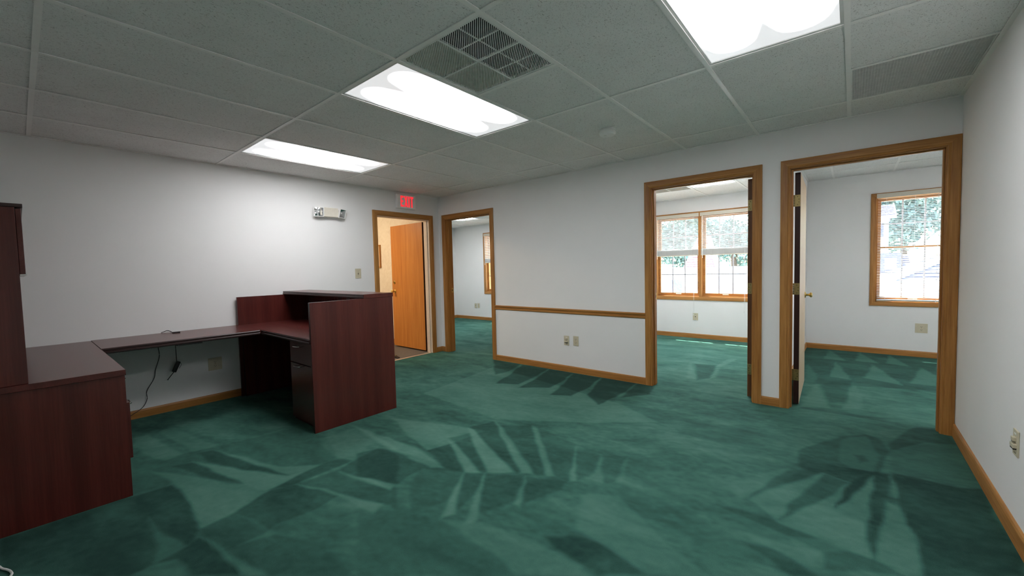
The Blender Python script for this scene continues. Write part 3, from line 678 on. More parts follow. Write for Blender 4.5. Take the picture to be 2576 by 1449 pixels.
# ------------------------------------------------------------------ ceilings
def tile_mesh(w, l):
    m = bmesh.new()
    b = MB().box(-w / 2, w / 2, -l / 2, l / 2, 0, .015, bevel=.002, seg=1)
    me = bpy.data.meshes.new('ceiling_tile'); b.bm.to_mesh(me); b.bm.free(); m.free()
    me.materials.append(M['tile']); return me
TILE_CACHE = {}
def ceiling(name, x0, x1, y0, y1, z, xs, ys, skip, label, splits=()):
    """xs, ys: tee lines; skip: set of (column,row) cells taken by a light or grille; splits: (x0,x1,y) extra cross tees"""
    c = tag(B(x0 - .02, x1 + .02, y0 - .02, y1 + .02, z + .16, z + .20).build(name, 'dark_void'), label, 'ceiling', kind='structure')
    base = wloc(c)
    X = [x0] + xs + [x1]; Y = [y0] + ys + [y1]
    def put(xa, xb, ya, yb):
        wd, ln = xb - xa - .006, yb - ya - .006
        if wd < .03 or ln < .03: return
        key = (round(wd, 3), round(ln, 3))
        if key not in TILE_CACHE: TILE_CACHE[key] = tile_mesh(wd, ln)
        o = bpy.data.objects.new('ceiling_tile', TILE_CACHE[key]); COL.objects.link(o); o.parent = c
        o.location = Vector(((xa + xb) / 2, (ya + yb) / 2, z + .005)) - base
    for i in range(len(X) - 1):
        for j in range(len(Y) - 1):
            if (i, j) in skip: continue
            sp = [s for s in splits if s[0] <= i * 1.0 <= s[1] and Y[j] < s[2] < Y[j + 1]]
            if sp and sp[0][3] != 'both':
                put(X[i], X[i + 1], *((Y[j], sp[0][2]) if sp[0][3] == 'low' else (sp[0][2], Y[j + 1])))
            else: put(X[i], X[i + 1], Y[j], Y[j + 1])
    tw = .0120
    def tee(xa, xb, ya, yb, dz=0):
        m = MB().box(xa, xb, ya, yb, z - .0005 + dz, z + .0035 + dz)
        if xb - xa > yb - ya: m.box(xa, xb, (ya + yb) / 2 - .001, (ya + yb) / 2 + .001, z + .003, z + .035)
        else: m.box((xa + xb) / 2 - .001, (xa + xb) / 2 + .001, ya, yb, z + .003, z + .035)
        m.build('grid_tee', 'tee', c)
    for x in xs: tee(x - tw, x + tw, y0, y1)
    for y in ys:
        for i in range(len(X) - 1):
            tee(X[i] + (tw if i else 0), X[i + 1] - (tw if i < len(X) - 2 else 0), y - tw, y + tw, .0004)
    for s in splits: tee(X[int(s[0])] + tw, X[int(s[0]) + 1] - tw, s[2] - tw, s[2] + tw, .0004)
    aw = .022
    part('wall_angle', 'tee', c, x0, x1, y0, y0 + aw, z - .0015, z + .003); part('wall_angle', 'tee', c, x0, x1, y1 - aw, y1, z - .0015, z + .003)
    part('wall_angle', 'tee', c, x0, x0 + aw, y0 + aw, y1 - aw, z - .0015, z + .003); part('wall_angle', 'tee', c, x1 - aw, x1, y0 + aw, y1 - aw, z - .0015, z + .003)
    return c
GX = [.612 + G * k for k in range(8)]                       # main room tee lines
GY = [-2.850 - 2 * G, -2.850, -2.850 + 2 * G, -2.850 + 4 * G]
yA, yB, yC = GY[1], GY[2], GY[3]
SPV = yA + G; SPR = yB + G
ceiling('ceiling', 0, WX, YF, 0, H, GX, GY, {(1, 2), (4, 2), (7, 2)},
        'suspended ceiling of fissured grey tiles over the reception room', [(5, 5, SPV, 'high'), (8, 8, SPR, 'low')])
# offices: lines found from the double window office light
OX = [3.080 - 1 * G, 3.080, 3.080 + G]
ceiling('ceiling', XAB + .05, PBC0, WT, YE, HB, [3.080 - G, 3.080, 3.080 + G, 3.080 + 2 * G - .0], [2.250 - 2 * G, 2.250], {(2, 1), (1, 1)},
        'suspended ceiling of the double window office', [])
AX = [-1.83 + G * k for k in range(-1, 6)]
ceiling('ceiling', XA, XAB - .05, WT, YE, HA, AX, [2.25 - 2 * G, 2.25], {(2, 1)}, 'suspended ceiling of the far office', [])
ceiling('ceiling', PBC1, XC, WT, YE, HC, [PBC1 + .30 + G * k for k in range(5)], [1.35, 1.35 + 2 * G], {(3, 0)}, 'suspended ceiling of the single window office', [])
struct('ceiling', B(-3.2, -WT, -2.9, 0, 2.44, 2.46), 'white_metal', 'plain white ceiling of the hallway', 'ceiling')

# ------------------------------------------------------------------ troffers
def troffer(x0, y0, z, label, mat, wd=G, ln=2 * G, group=None, name='ceiling_light'):
    cx, cy = x0 + wd / 2, y0 + ln / 2
    t = thing(name, (cx, cy, z), label, 'ceiling light', group)
    a, b = wd / 2 - .006, ln / 2 - .006
    m = MB(); fw = .020
    m.box(cx - a, cx + a, cy - b, cy - b + fw, z + .004, z + .012); m.box(cx - a, cx + a, cy + b - fw, cy + b, z + .004, z + .012)
    m.box(cx - a, cx - a + fw, cy - b + fw, cy + b - fw, z + .004, z + .012); m.box(cx + a - fw, cx + a, cy - b + fw, cy + b - fw, z + .004, z + .012)
    m.build('frame', 'white_metal', t)
    h = MB()
    h.box(cx - a, cx + a, cy - b, cy + b, z + .115, z + .12); h.box(cx - a, cx - a + .004, cy - b, cy + b, z + .012, z + .115); h.box(cx + a - .004, cx + a, cy - b, cy + b, z + .012, z + .115)
    h.box(cx - a, cx + a, cy - b, cy - b + .004, z + .012, z + .115); h.box(cx - a, cx + a, cy + b - .004, cy + b, z + .012, z + .115)
    h.build('housing', 'white_metal', t)
    l = MB(); l.box(cx - a + fw - .003, cx + a - fw + .003, cy - b + fw - .003, cy + b - fw + .003, z + .0085, z + .0105)
    o = l.build('lens', mat, t)
    return t
troffer(GX[0], yA, H, 'lit fluorescent ceiling light over the desk return', 'lens')
troffer(GX[3], yA, H, 'lit fluorescent ceiling light beside the square louvred vent', 'lens')
troffer(GX[6], yA, H, 'lit fluorescent ceiling light near the bare side wall', 'lens')
troffer(3.080, 2.250 - 2 * G, HB, 'lit ceiling light inside the double window office', 'lens_office')
troffer(AX[1], 2.25 - 2 * G, HA, 'lit ceiling light inside the far office', 'lens_office')
# hidden behind the doorway: the inner side of that office's window wall is lit, which its own window cannot do
troffer(PBC1 + .30 + 2 * G, WT, HC, 'ceiling light inside the single window office', 'lens_office', ln=1.35 - WT, name='ceiling_light_offscreen')

# ------------------------------------------------------------------ ceiling grilles
def clip_bar(m, c, d, half, x0, x1, y0, y1, z0, z1):
    """bar along unit d through point c with half width, clipped to a rectangle (parallelogram ends)"""
    n = (-d[1], d[0]); pts = []
    poly = [(x0, y0), (x1, y0), (x1, y1), (x0, y1)]
    for sgn in (1, -1):
        off = c[0] * n[0] + c[1] * n[1]
        out = []
        for k in range(len(poly)):
            p, q = poly[k], poly[(k + 1) % len(poly)]
            fp = sgn * (p[0] * n[0] + p[1] * n[1] - off) - half; fq = sgn * (q[0] * n[0] + q[1] * n[1] - off) - half
            if fp <= 0: out.append(p)
            if (fp < 0) != (fq < 0):
                t = fp / (fp - fq); out.append((p[0] + t * (q[0] - p[0]), p[1] + t * (q[1] - p[1])))
        poly = out
        if len(poly) < 3: return
    cl = []
    for p in poly:
        if not cl or (abs(p[0] - cl[-1][0]) + abs(p[1] - cl[-1][1])) > 1e-6: cl.append(p)
    if len(cl) < 3: return
    m.loops([[(x, y, z0) for x, y in cl], [(x, y, z1) for x, y in cl]])
def bar_grille(x0, y0, z, wd, ln, label, beige_left):
    t = thing('ceiling_vent', (x0 + wd / 2, y0 + ln / 2, z), label, 'vent')
    e = .008; xa, xb, ya, yb = x0 + e, x0 + wd - e, y0 + e, y0 + ln - e
    fr = .018
    m = MB(); m.box(xa, xb, ya, ya + fr, z + .003, z + .012); m.box(xa, xb, yb - fr, yb, z + .003, z + .012)
    m.box(xa, xa + fr, ya + fr, yb - fr, z + .003, z + .012); m.box(xb - fr, xb, ya + fr, yb - fr, z + .003, z + .012)
    m.build('frame', 'grille_bar', t)
    xm, ym = (xa + xb) / 2, (ya + yb) / 2
    part('divider', 'grille_bar', t, xm - .006, xm + .006, ya + fr, yb - fr, z + .004, z + .012)
    part('divider', 'grille_bar', t, xa + fr, xm - .006, ym - .006, ym + .006, z + .004, z + .012)
    part('divider', 'grille_bar', t, xm + .006, xb - fr, ym - .006, ym + .006, z + .004, z + .012)
    part('plenum', 'dark_void', t, xa, xb, ya, yb, z + .085, z + .095)
    d = (math.sqrt(.5), -math.sqrt(.5)); pitch = .0090
    for (qa, qb, left) in ((xa + fr, xm - .006, True), (xm + .006, xb - fr, False)):
        for (ra, rb) in ((ya + fr, ym - .006), (ym + .006, yb - fr)):
            g = MB(); cx, cy = (qa + qb) / 2, (ra + rb) / 2; span = (qb - qa + rb - ra) * .72
            k = -span / 2
            while k < span / 2:
                clip_bar(g, (cx + k * math.sqrt(.5), cy + k * math.sqrt(.5)), d, .0020, qa, qb, ra, rb, z + .005, z + .011); k += pitch
            if not left:
                g.box((qa + qb) / 2 - .0022, (qa + qb) / 2 + .0022, ra, rb, z + .0055, z + .011); g.box(qa, qb, (ra + rb) / 2 - .0022, (ra + rb) / 2 + .0022, z + .0055, z + .011)
            o = g.build('louvre_bars', 'grille_bar', t); o['kind'] = 'stuff'
            if left and beige_left: part('filter_pad', 'grille_beige', t, qa, qb, ra, rb, z + .0125, z + .022)
bar_grille(GX[4], yA, H, G, G, 'square louvred vent beside the middle ceiling light', True)
def egg_grille(x0, x1, y0, y1, z, label, mat='grille_bar', back='dark_void', pitch=.0135, depth=.014, nd=0):
    t = thing('ceiling_vent', ((x0 + x1) / 2, (y0 + y1) / 2, z), label, 'vent')
    e = .012
    xa, xb, ya, yb = x0 + e, x1 - e, y0 + e, y1 - e
    m = MB(); fr = .006
    m.box(xa, xb, ya, ya + fr, z + .003, z + .018); m.box(xa, xb, yb - fr, yb, z + .003, z + .018)
    m.box(xa, xa + fr, ya + fr, yb - fr, z + .003, z + .018); m.box(xb - fr, xb, ya + fr, yb - fr, z + .003, z + .018)
    m.build('frame', 'grille_bar', t)
    part('plenum', back, t, xa, xb, ya, yb, z + .05, z + .06)
    g = MB(); x = xa + fr + pitch / 2
    while x < xb - fr:
        g.box(x - .0007, x + .0007, ya + fr, yb - fr, z + .004, z + .004 + depth); x += pitch
    y = ya + fr + pitch / 2
    while y < yb - fr:
        g.box(xa + fr, xb - fr, y - .0007, y + .0007, z + .0043, z + .0037 + depth); y += pitch
    o = g.build('egg_crate_core', mat, t); o['kind'] = 'stuff'
    for k in range(nd):
        xx = xa + (xb - xa) * (k + 1) / (nd + 1); part('divider', 'white_metal', t, xx - .006, xx + .006, ya, yb, z + .002, z + .018)
egg_grille(GX[7], WX - .012, SPR, yC, H, 'dark egg crate return grille next to the side wall', 'grille_bar')
egg_grille(3.080 - G, 3.080, 2.250 - 2 * G, 2.250 - G, HB, 'beige ceiling grille panel farther from the double window', 'grille_beige', 'grille_beige', nd=1)
egg_grille(3.080 - G, 3.080, 2.250 - G, 2.250, HB, 'beige ceiling grille panel close to the double window', 'grille_beige', 'grille_beige', nd=1)

# smoke detector
sx, sy = 3.360, -1.050
t = thing('smoke_detector', (sx, sy, H - .045), 'round white smoke detector on a ceiling tile', 'smoke detector')
MB().lathe((sx, sy, H + .006), (0, 0, -1), [(0, .062), (.012, .064), (.014, .058), (.022, .056)], 32).build('base', 'white_plastic', t, smooth=True)
MB().lathe((sx, sy, H - .012), (0, 0, -1), [(0, .056), (.006, .066), (.020, .066), (.030, .058), (.034, .030), (.035, .002)], 32).build('cover', 'white_plastic', t, smooth=True)
MB().lathe((sx - .012, sy - .015, H - .0455), (0, 0, -1), [(0, .012), (.003, .011)], 16).build('test_button', 'grille_bar', t)

# ------------------------------------------------------------------ windows
def window(name, units, label, nblind):
    xl, xr = units[0][0] - SW - .006, units[-1][1] + SW + .006
    zb, zt = .705, 2.075
    wd = thing(name, ((xl + xr) / 2, YE, zb), label, 'window', kind='structure')
    WC = [(0, 0), (0, .011), (.006, .013), (.012, .016), (.052, .018), (.060, .015), (.060, 0)]
    sweep('casing', lambda h: 'oak_x' if h else 'oak_z', [(xl, zb), (xl, zt), (xr, zt), (xr, zb)], [(-1, -1), (-1, 1), (1, 1), (1, -1)], WC,
          lambda s, z, b: (s, YE - b, z), wd, closed=True)
    y0, y1 = YE, YE + .16
    part('jamb_liner', 'oak_z', wd, xl - .012, xl + .006, y0 + .001, y1, zb, zt); part('jamb_liner', 'oak_z', wd, xr - .006, xr + .012, y0 + .001, y1, zb, zt)
    part('head_liner', 'oak_x', wd, xl, xr, y0 + .001, y1, zt - .006, zt + .012); part('sill', 'oak_x', wd, xl, xr, y0 + .001, y1 + .03, zb - .012, zb + .008)
    for k in range(len(units) - 1):
        part('mullion', 'oak_z', wd, units[k][1] + SW, units[k + 1][0] - SW, y0 - .012, y1, zb, zt, bevel=.002)
    for (ga, gb) in units:
        for nm, za, zc, yy in (('lower_sash', zb + .008, 1.430, y0 + .055), ('upper_sash', 1.405, zt - .006, y0 + .092)):
            g0, g1 = za + (.052 if nm[0] == 'l' else .030), zc - (.028 if nm[0] == 'l' else .036)
            s = MB(); ty = .034
            s.box(ga - SW, ga, yy, yy + ty, za, zc, bevel=.002); s.box(gb, gb + SW, yy, yy + ty, za, zc, bevel=.002)
            s.box(ga, gb, yy, yy + ty, za, g0, bevel=.002); s.box(ga, gb, yy, yy + ty, g1, zc, bevel=.002)
            so_ = s.build(nm, 'oak_x', wd)
            cw = (gb - ga) / 3
            for k in (1, 2): part('muntin', 'muntin', so_, ga + cw * k - .008, ga + cw * k + .008, yy + .010, yy + .024, g0, g1)
            zm = (g0 + g1) / 2
            for k in range(3): part('muntin', 'muntin', so_, ga + cw * k + .008, ga + cw * (k + 1) - .008, yy + .010, yy + .024, zm - .008, zm + .008)
            for k in range(3):
                for r in range(2):
                    part('pane', 'glass', so_, ga + cw * k + (.008 if k else 0), ga + cw * (k + 1) - (.008 if k < 2 else 0), yy + .0155, yy + .0185,
                         (g0, zm + .008)[r], (zm - .008, g1)[r])
            if nm[0] == 'l':
                lf = MB(); cx = (ga + gb) / 2
                lf.box(cx - .045, cx + .045, yy - .012, yy, g0 - .024, g0 - .016, bevel=.002); lf.box(cx - .045, cx + .045, yy - .003, yy + .001, g0 - .030, g0 - .010)
                lf.build('sash_lift', 'blind_rail', so_)
                lk = MB(); lk.lathe((cx, yy + .018, zc), (0, 0, 1), [(0, .022), (.006, .022), (.012, .014), (.013, .002)], 14); lk.build('sash_lock', 'dark_bronze', so_)
    return wd
window('window_1', WINA, 'oak framed window of the far office, blind half raised', 1)
window('window_2', WINB, 'oak framed double window with two half raised blinds', 2)
window('window_3', WINC, 'oak framed single window behind a lowered blind', 1)

def blind(xa, xb, zbot, ztop, label, n_stack, wand_x, cord_x, cord_z, y=YE - .030, tilt=25):
    """horizontal mini blind: valance, head rail, slats, stacked slats, bottom rail, ladders, wand, pull cord"""
    t = thing('window_blind', ((xa + xb) / 2, y, zbot), label, 'blind')
    part('valance', 'blind_rail', t, xa - .012, xb + .012, y - .022, y - .017, ztop - .055, ztop + .004, bevel=.0015)
    part('head_rail', 'blind_rail', t, xa, xb, y - .014, y + .0125, ztop - .030, ztop)
    pitch = .0215; c, s = math.cos(math.radians(tilt)), math.sin(math.radians(tilt)); hw = .0125
    rl = part('bottom_rail', 'blind_rail', t, xa, xb, y - .011, y + .011, zbot, zbot + .014, bevel=.003)
    base = wloc(t)
    me = None; z = ztop - .046; zs = []
    zstack = zbot + .015 + n_stack * .0030
    while z > zstack + .012: zs.append(z); z -= pitch
    zs += [zbot + .0165 + k * .0030 for k in range(n_stack)]
    sm = MB()
    rings = []
    for x in (xa + .002, xb - .002):
        pts = [(x, y + q * c, q * s + .0016 * (1 - (q / hw) ** 2)) for q in (-hw, -hw * .5, 0, hw * .5, hw)]
        pts2 = [(px, py, pz - .0004) for px, py, pz in reversed(pts)]
        rings.append([(px, py, pz + zs[0]) for px, py, pz in pts + pts2])
    sm.loops(rings); first = sm.build('slat', 'blind', t)
    for zz in zs[1:]: share(first, 'slat', t, (0, 0, zz - zs[0]))
    for k in range(3):
        xx = xa + (xb - xa) * (.12, .5, .88)[k]
        l = MB(); l.tube([(xx, y - .0130, zbot + .005), (xx, y - .0130, ztop - .03)], .0006, 5); l.tube([(xx, y + .0130, zbot + .005), (xx, y + .0130, ztop - .03)], .0006, 5)
        l.build('ladder_cord', 'cord_white', t)
    if wand_x is not None: MB().tube([(wand_x, y - .026, ztop - .05), (wand_x + .002, y - .027, ztop - .75)], .004, 6).build('tilt_wand', 'white_plastic', t)
    if cord_x is not None:
        cd_ = MB(); cd_.tube([(cord_x, y - .026, ztop - .05), (cord_x + .003, y - .025, (ztop + cord_z) / 2), (cord_x, y - .024, cord_z)], .0016, 6)
        cd_.tube([(cord_x + .012, y - .026, ztop - .05), (cord_x + .010, y - .025, cord_z + .03)], .0016, 6)
        cc = cd_.build('pull_cord', 'cord_white', t)
        MB().lathe((cord_x, y - .024, cord_z - .03), (0, 0, 1), [(0, .006), (.02, .005), (.032, .002)], 10).build('tassel', 'cord_white', cc)
blind(5.163, 5.870, .712, 2.118, 'almond blind lowered over the whole single window', 3, None, 5.716, .74, tilt=13)
blind(2.222, 2.922, 1.402, 2.106, 'raised blind on the half of the double window toward the exit door', 30, 2.240, 2.850, .42)
blind(2.965, 3.672, 1.402, 2.106, 'raised blind on the half of the double window toward the pale door', 30, 2.992, 3.610, .50)
blind(-1.985, -1.275, 1.400, 2.106, 'raised blind on the far office window', 30, -1.965, -1.33, .6)

# ------------------------------------------------------------------ reception desk (faces the exit door side)
DX0, DX1 = .022, 1.685
DY0, DY1 = -2.752, -2.006
TOPZ = .742
def edge_slab(m, x0, x1, y0, y1, z1, th, sides, r=.009):
    """top with a moulded (reeded ogee) edge on the named sides"""
    m.box(x0, x1, y0, y1, z1 - th, z1, bevel=.0015)
desk = thing('reception_desk', ((DX0 + DX1) / 2, (DY0 + DY1) / 2, 0), 'dark mahogany reception desk with raised counter and drawer pedestal', 'desk')
part('end_panel', 'mah_z', desk, DX1 - .026, DX1, DY0, DY1, 0, 1.031, bevel=.0015)
part('end_panel', 'mah_z', desk, DX0, DX0 + .026, DY0, DY1, 0, 1.031, bevel=.0015)
part('front_panel', 'mah_z', desk, DX0 + .026, DX1 - .026, DY1 - .026, DY1 - .002, .004, 1.031)
m = MB(); m.box(DX0 + .026, DX1 - .026, DY0 - .0005, DY1 - .026, TOPZ - .030, TOPZ); wt = m.build('worktop', 'mah_x', desk)
EDG = [(0, 0), (.006, -.001), (.010, -.006), (.010, -.012), (.005, -.016), (.005, -.020), (.012, -.026), (.012, -.036), (.006, -.042), (0, -.042)]
m = MB(); m.loops([[(x, DY0 + .008 - a, TOPZ + b) for a, b in EDG] for x in (.672, DX1 - .026)]); m.build('edge_moulding', 'mah_edge', wt)
ct = MB(); ct.box(DX0 - .008, DX1 + .003, -2.293, DY1 + .004, 1.031, 1.067, bevel=.002)
ctp = ct.build('counter_top', 'mah_x', desk)
m = MB(); m.loops([[(x, -2.287 - a * .8, 1.066 + b * .82) for a, b in EDG] for x in (DX0 - .004, DX1 - .001)]); m.build('edge_moulding', 'mah_edge', ctp)
ped = part('pedestal', 'mah_z', desk, 1.214, DX1 - .028, -2.705, DY1 - .07, .012, TOPZ - .032)
for za, zb_ in ((.516, .700), (.040, .508)):
    dr = part('drawer_front', 'mah_x', ped, 1.218, DX1 - .034, -2.724, -2.705, za, zb_, bevel=.0015)
    if True:
        zc = zb_ - .045 if za > .4 else zb_ - .018
        hm = MB(); hm.tube([(1.338, -2.722, zc), (1.338, -2.742, zc), (1.346, -2.752, zc + .002), (1.390, -2.757, zc + .004), (1.430, -2.752, zc + .004), (1.438, -2.742, zc + .004), (1.438, -2.722, zc + .004)], .0042, 8)
        hm.build('handle', 'nickel', dr, smooth=True)
part('leg_panel', 'mah_z', desk, .050, .075, DY0 + .03, DY1 - .03, .0, TOPZ - .032)

# desk return along the wall
RY0, RY1 = -3.8135, -2.760
ret = thing('desk_return', (.345, (RY0 + RY1) / 2, TOPZ - .04), 'mahogany desk return bridging the two desks along the wall', 'desk')
rt = part('worktop', 'mah_y', ret, .016, .668, RY0, RY1 + .0072, TOPZ - .030, TOPZ - .0003)
m = MB(); m.loops([[(.666 + a, y, TOPZ + b) for a, b in EDG] for y in (RY0 + .001, RY1 - .0045)]); m.build('edge_moulding', 'mah_edge', rt)
kt = part('keyboard_track', 'black_plastic', ret, .40, .672, -3.375, -3.205, TOPZ - .052, TOPZ - .030, bevel=.002)

# left desk with drawer pedestal
LX1 = 1.722; LY1 = -3.818; LY0 = -4.585
ld = thing('pedestal_desk', (.87, (LY0 + LY1) / 2, 0), 'dark mahogany desk with plain end panel carrying the hutch', 'desk')
part('end_panel', 'mah_z', ld, LX1 - .026, LX1, LY0, LY1, 0, TOPZ - .036, bevel=.0015)
part('end_panel', 'mah_z', ld, .016, .042, LY0, LY1, 0, TOPZ - .036, bevel=.0015)
lt = part('worktop', 'mah_x', ld, .014, LX1 + .012, LY0, LY1 + .004, TOPZ - .036, TOPZ - .004, bevel=.002)
part('back_panel', 'mah_z', ld, .042, LX1 - .026, LY0 + .02, LY0 + .045, .03, TOPZ - .036)
lp = part('pedestal', 'mah_z', ld, 1.26, LX1 - .028, LY0 + .05, LY1 - .025, .012, TOPZ - .040)
for za, zb_ in ((.545, .695), (.212, .537)):
    dr = part('drawer_front', 'mah_x', lp, 1.265, LX1 - .030, LY1 - .025, LY1 + (.016 if za < .5 else -.004), za, zb_, bevel=.0015)
    hm = MB(); yy = LY1 + (.016 if za < .5 else -.004); zc = zb_ - .05
    hm.tube([(1.40, yy - .002, zc), (1.40, yy + .022, zc), (1.41, yy + .03, zc), (1.49, yy + .03, zc), (1.50, yy + .022, zc), (1.50, yy - .002, zc)], .0042, 8); hm.build('handle', 'nickel', dr, smooth=True)
# hutch on it
hu = thing('desk_hutch', (.87, -4.36, TOPZ - .004), 'tall dark mahogany hutch with flap doors standing on the end desk', 'hutch')
HY1, HY0, HZ = -4.172, -4.545, 1.640
part('end_panel', 'mah_z', hu, LX1 - .030, LX1 - .006, HY0, HY1, TOPZ - .004, HZ - .018, bevel=.0015)
part('end_panel', 'mah_z', hu, .020, .044, HY0, HY1, TOPZ - .004, HZ - .018, bevel=.0015)
part('top_board', 'mah_edge', hu, .016, LX1 - .002, HY0, HY1 + .026, HZ - .018, HZ, bevel=.002)
part('back_board', 'mah_x', hu, .044, LX1 - .030, HY0 + .004, HY0 + .016, TOPZ - .004, HZ - .018)
part('shelf', 'mah_x', hu, .044, LX1 - .030, HY0 + .016, HY1 - .004, 1.262, 1.286)
part('divider', 'mah_z', hu, .86, .88, HY0 + .016, HY1 - .004, 1.286, HZ - .018)
for xa, xb in ((.030, .868), (.872, LX1 - .012)):
    fl = part('flap_door', 'mah_x', hu, xa, xb, HY1 + .001, HY1 + .020, 1.290, HZ - .024, bevel=.0015)
    part('finger_pull', 'nickel', fl, xa + .002, xb - .002, HY1 + .001, HY1 + .023, 1.284, 1.290)

# ------------------------------------------------------------------ cables
def smooth_path(pts, n=8):
    pts = [Vector(p) for p in pts]; out = []
    P = [pts[0] * 2 - pts[1]] + pts + [pts[-1] * 2 - pts[-2]]
    for i in range(1, len(P) - 2):
        for k in range(n):
            t = k / n; a, b, c, d = P[i - 1], P[i], P[i + 1], P[i + 2]
            out.append(.5 * ((2 * b) + (c - a) * t + (2 * a - 5 * b + 4 * c - d) * t * t + (3 * b - a - 3 * c + d) * t ** 3))
    return out + [pts[-1]]
m = MB(); m.tube(smooth_path([(.022, -3.385, TOPZ - .03), (.022, -3.389, .613), (.022, -3.385, .532), (.022, -3.417, .416), (.022, -3.432, .336), (.020, -3.486, .232), (.020, -3.488, .161), (.021, -3.521, .094), (.018, -3.594, .045), (.020, -3.66, .012)]), .0026, 6)
tag(m.build('dangling_cable', 'black_plastic', smooth=True), 'thin dark cord hanging down the wall to the baseboard', 'cord')
ad = thing('power_adapter', (.10, -3.285, .37), 'black power adapter dangling on its cord under the return', 'adapter')
MB().tube(smooth_path([(.10, -3.278, TOPZ - .03), (.10, -3.279, .60), (.10, -3.278, .468)]), .0028, 6).build('cord', 'black_plastic', ad, smooth=True)
ax_ = Vector((0, -.038, -.088)).normalized(); bx_ = Vector((1, 0, 0)); cx_ = ax_.cross(bx_)
MB().obox(Vector((.10, -3.283, .425)), (.016, .015, .050), Matrix((bx_, cx_, ax_)).transposed(), .004).build('body', 'black_plastic', ad, smooth=True)
MB().tube(smooth_path([(.10, -3.298, .385), (.10, -3.325, .350), (.10, -3.351, .315)]), [.0032] * 16 + [.006], 6).build('tail', 'black_plastic', ad, smooth=True)
MB().tube(smooth_path([(.10, -3.262, .455), (.10, -3.247, .450), (.10, -3.246, .435), (.10, -3.262, .405)]), .0018, 6).build('cord_loop', 'black_plastic', ad, smooth=True)
m = MB(); m.tube(smooth_path([(.022, -3.362, TOPZ + .0035), (.026, -3.345, TOPZ + .009), (.035, -3.320, TOPZ + .018), (.070, -3.300, TOPZ + .010), (.13, -3.298, TOPZ + .004), (.15, -3.275, TOPZ + .004), (.155, -3.250, TOPZ + .004)]), .0032, 6)
m.tube([(.13, -3.300, TOPZ + .0045), (.156, -3.250, TOPZ + .0045)], .0052, 8)
tag(m.build('loose_cable', 'black_plastic', smooth=True), 'short black cable end lying on top of the return', 'cable')
m = MB(); m.tube(smooth_path([(1.78, -4.52, .006), (1.90, -4.36, .006), (2.02, -4.305, .006), (2.071, -4.289, .006), (2.10, -4.275, .006), (2.135, -4.264, .006), (2.175, -4.266, .006), (2.25, -4.31, .006), (2.30, -4.40, .006), (2.20, -4.55, .006)]), .0042, 8)
tag(m.build('white_cord', 'cord_white', smooth=True), 'loop of white cord on the carpet at the end desk', 'cord')

# ------------------------------------------------------------------ wall plates
def plate(name, label, cat, fn, c, kind, wd=.070, ht=.115, parts=True):
    """fn(s, z, b)->world; c=(s,z) centre"""
    s0, z0 = c
    root = thing(name, fn(s0, z0, 0), label, cat)
    def pb(nm, mat, a0, a1, c0, c1, b0, b1, par=None, bev=0):
        p0, p1 = fn(s0 + a0, z0 + c0, b0), fn(s0 + a1, z0 + c1, b1)
        lo = [min(p0[i], p1[i]) for i in range(3)]; hi = [max(p0[i], p1[i]) for i in range(3)]
        return B(lo[0], hi[0], lo[1], hi[1], lo[2], hi[2], bevel=bev).build(nm, mat, par or root)
    pb('cover_plate', 'ivory', -wd / 2, wd / 2, -ht / 2, ht / 2, 0, .006, None, .002)
    if kind in ('duplex', 'double'):
        for sx_ in ((0,) if kind == 'duplex' else (0,)):
            for dz in (-.020, .020):
                f = pb('socket_face', 'ivory', sx_ - .016, sx_ + .016, dz - .014, dz + .014, .004, .008, None, .0015)
                pb('slot', 'dark_slot', sx_ - .008, sx_ - .0055, dz - .002, dz + .008, .0075, .0084, f); pb('slot', 'dark_slot', sx_ + .0055, sx_ + .008, dz - .002, dz + .008, .0075, .0084, f)
                pb('ground_hole', 'dark_slot', sx_ - .0025, sx_ + .0025, dz - .010, dz - .005, .0075, .0084, f)
        pb('screw', 'dull_brass', -.003, .003, -.003, .003, .0055, .0072)
    if kind == 'switch':
        pb('switch_slot', 'dark_slot', -.005, .005, -.013, .013, .0055, .0064)
        pb('toggle', 'ivory', -.004, .004, -.001, .011, .006, .020, None, .001)
        for dz in (-.030, .030): pb('screw', 'dull_brass', -.003, .003, dz - .003, dz + .003, .0055, .0072)
    if kind == 'phone':
        pb('jack', 'dark_slot', -.008, .008, -.007, .007, .0055, .0066)
        for dz in (-.042, .042): pb('screw', 'dull_brass', -.003, .003, dz - .003, dz + .003, .0055, .0072)
    if kind == 'data':
        pb('jack_housing', 'ivory', -.014, .014, .008, .026, .005, .017, None, .002); pb('jack', 'dark_slot', -.008, .008, .0055, .009, .006, .0165)
        pb('jack_housing', 'ivory', -.024, .022, -.020, -.002, .005, .018, None, .002)
        pb('jack', 'dark_slot', -.022, -.004, -.026, -.0195, .005, .0165); pb('jack', 'dark_slot', .002, .022, -.027, -.0195, .005, .0165)
        pb('label_slot', 'dark_slot', -.012, .014, -.046, -.043, .0055, .0064)
        pb('label_slot', 'white_plastic', -.014, .012, .038, .044, .0055, .0068)
    return root
fb = lambda s, z, b: (s, -b, z); fl_ = lambda s, z, b: (b, s, z); fr_ = lambda s, z, b: (WX - b, s, z); fe = lambda s, z, b: (s, YE - b, z)
plate('data_outlet', 'ivory data jack plate with dark ports below the chair rail', 'outlet', fb, (2.275, .377), 'data')
plate('power_outlet', 'flat ivory double socket beside the data jack plate', 'outlet', fb, (2.405, .383), 'duplex')
plate('light_switch', 'ivory light switch on the wall beside the exit casing', 'switch', fl_, (-1.370, 1.241), 'switch', .080, .125)
plate('power_outlet', 'wide ivory socket plate on the wall under the return', 'outlet', fl_, (-2.958, .376), 'duplex', .115, .125)
plate('data_outlet', 'ivory jack plate with protruding ports on the bare side wall', 'outlet', fr_, (-1.400, .437), 'data')
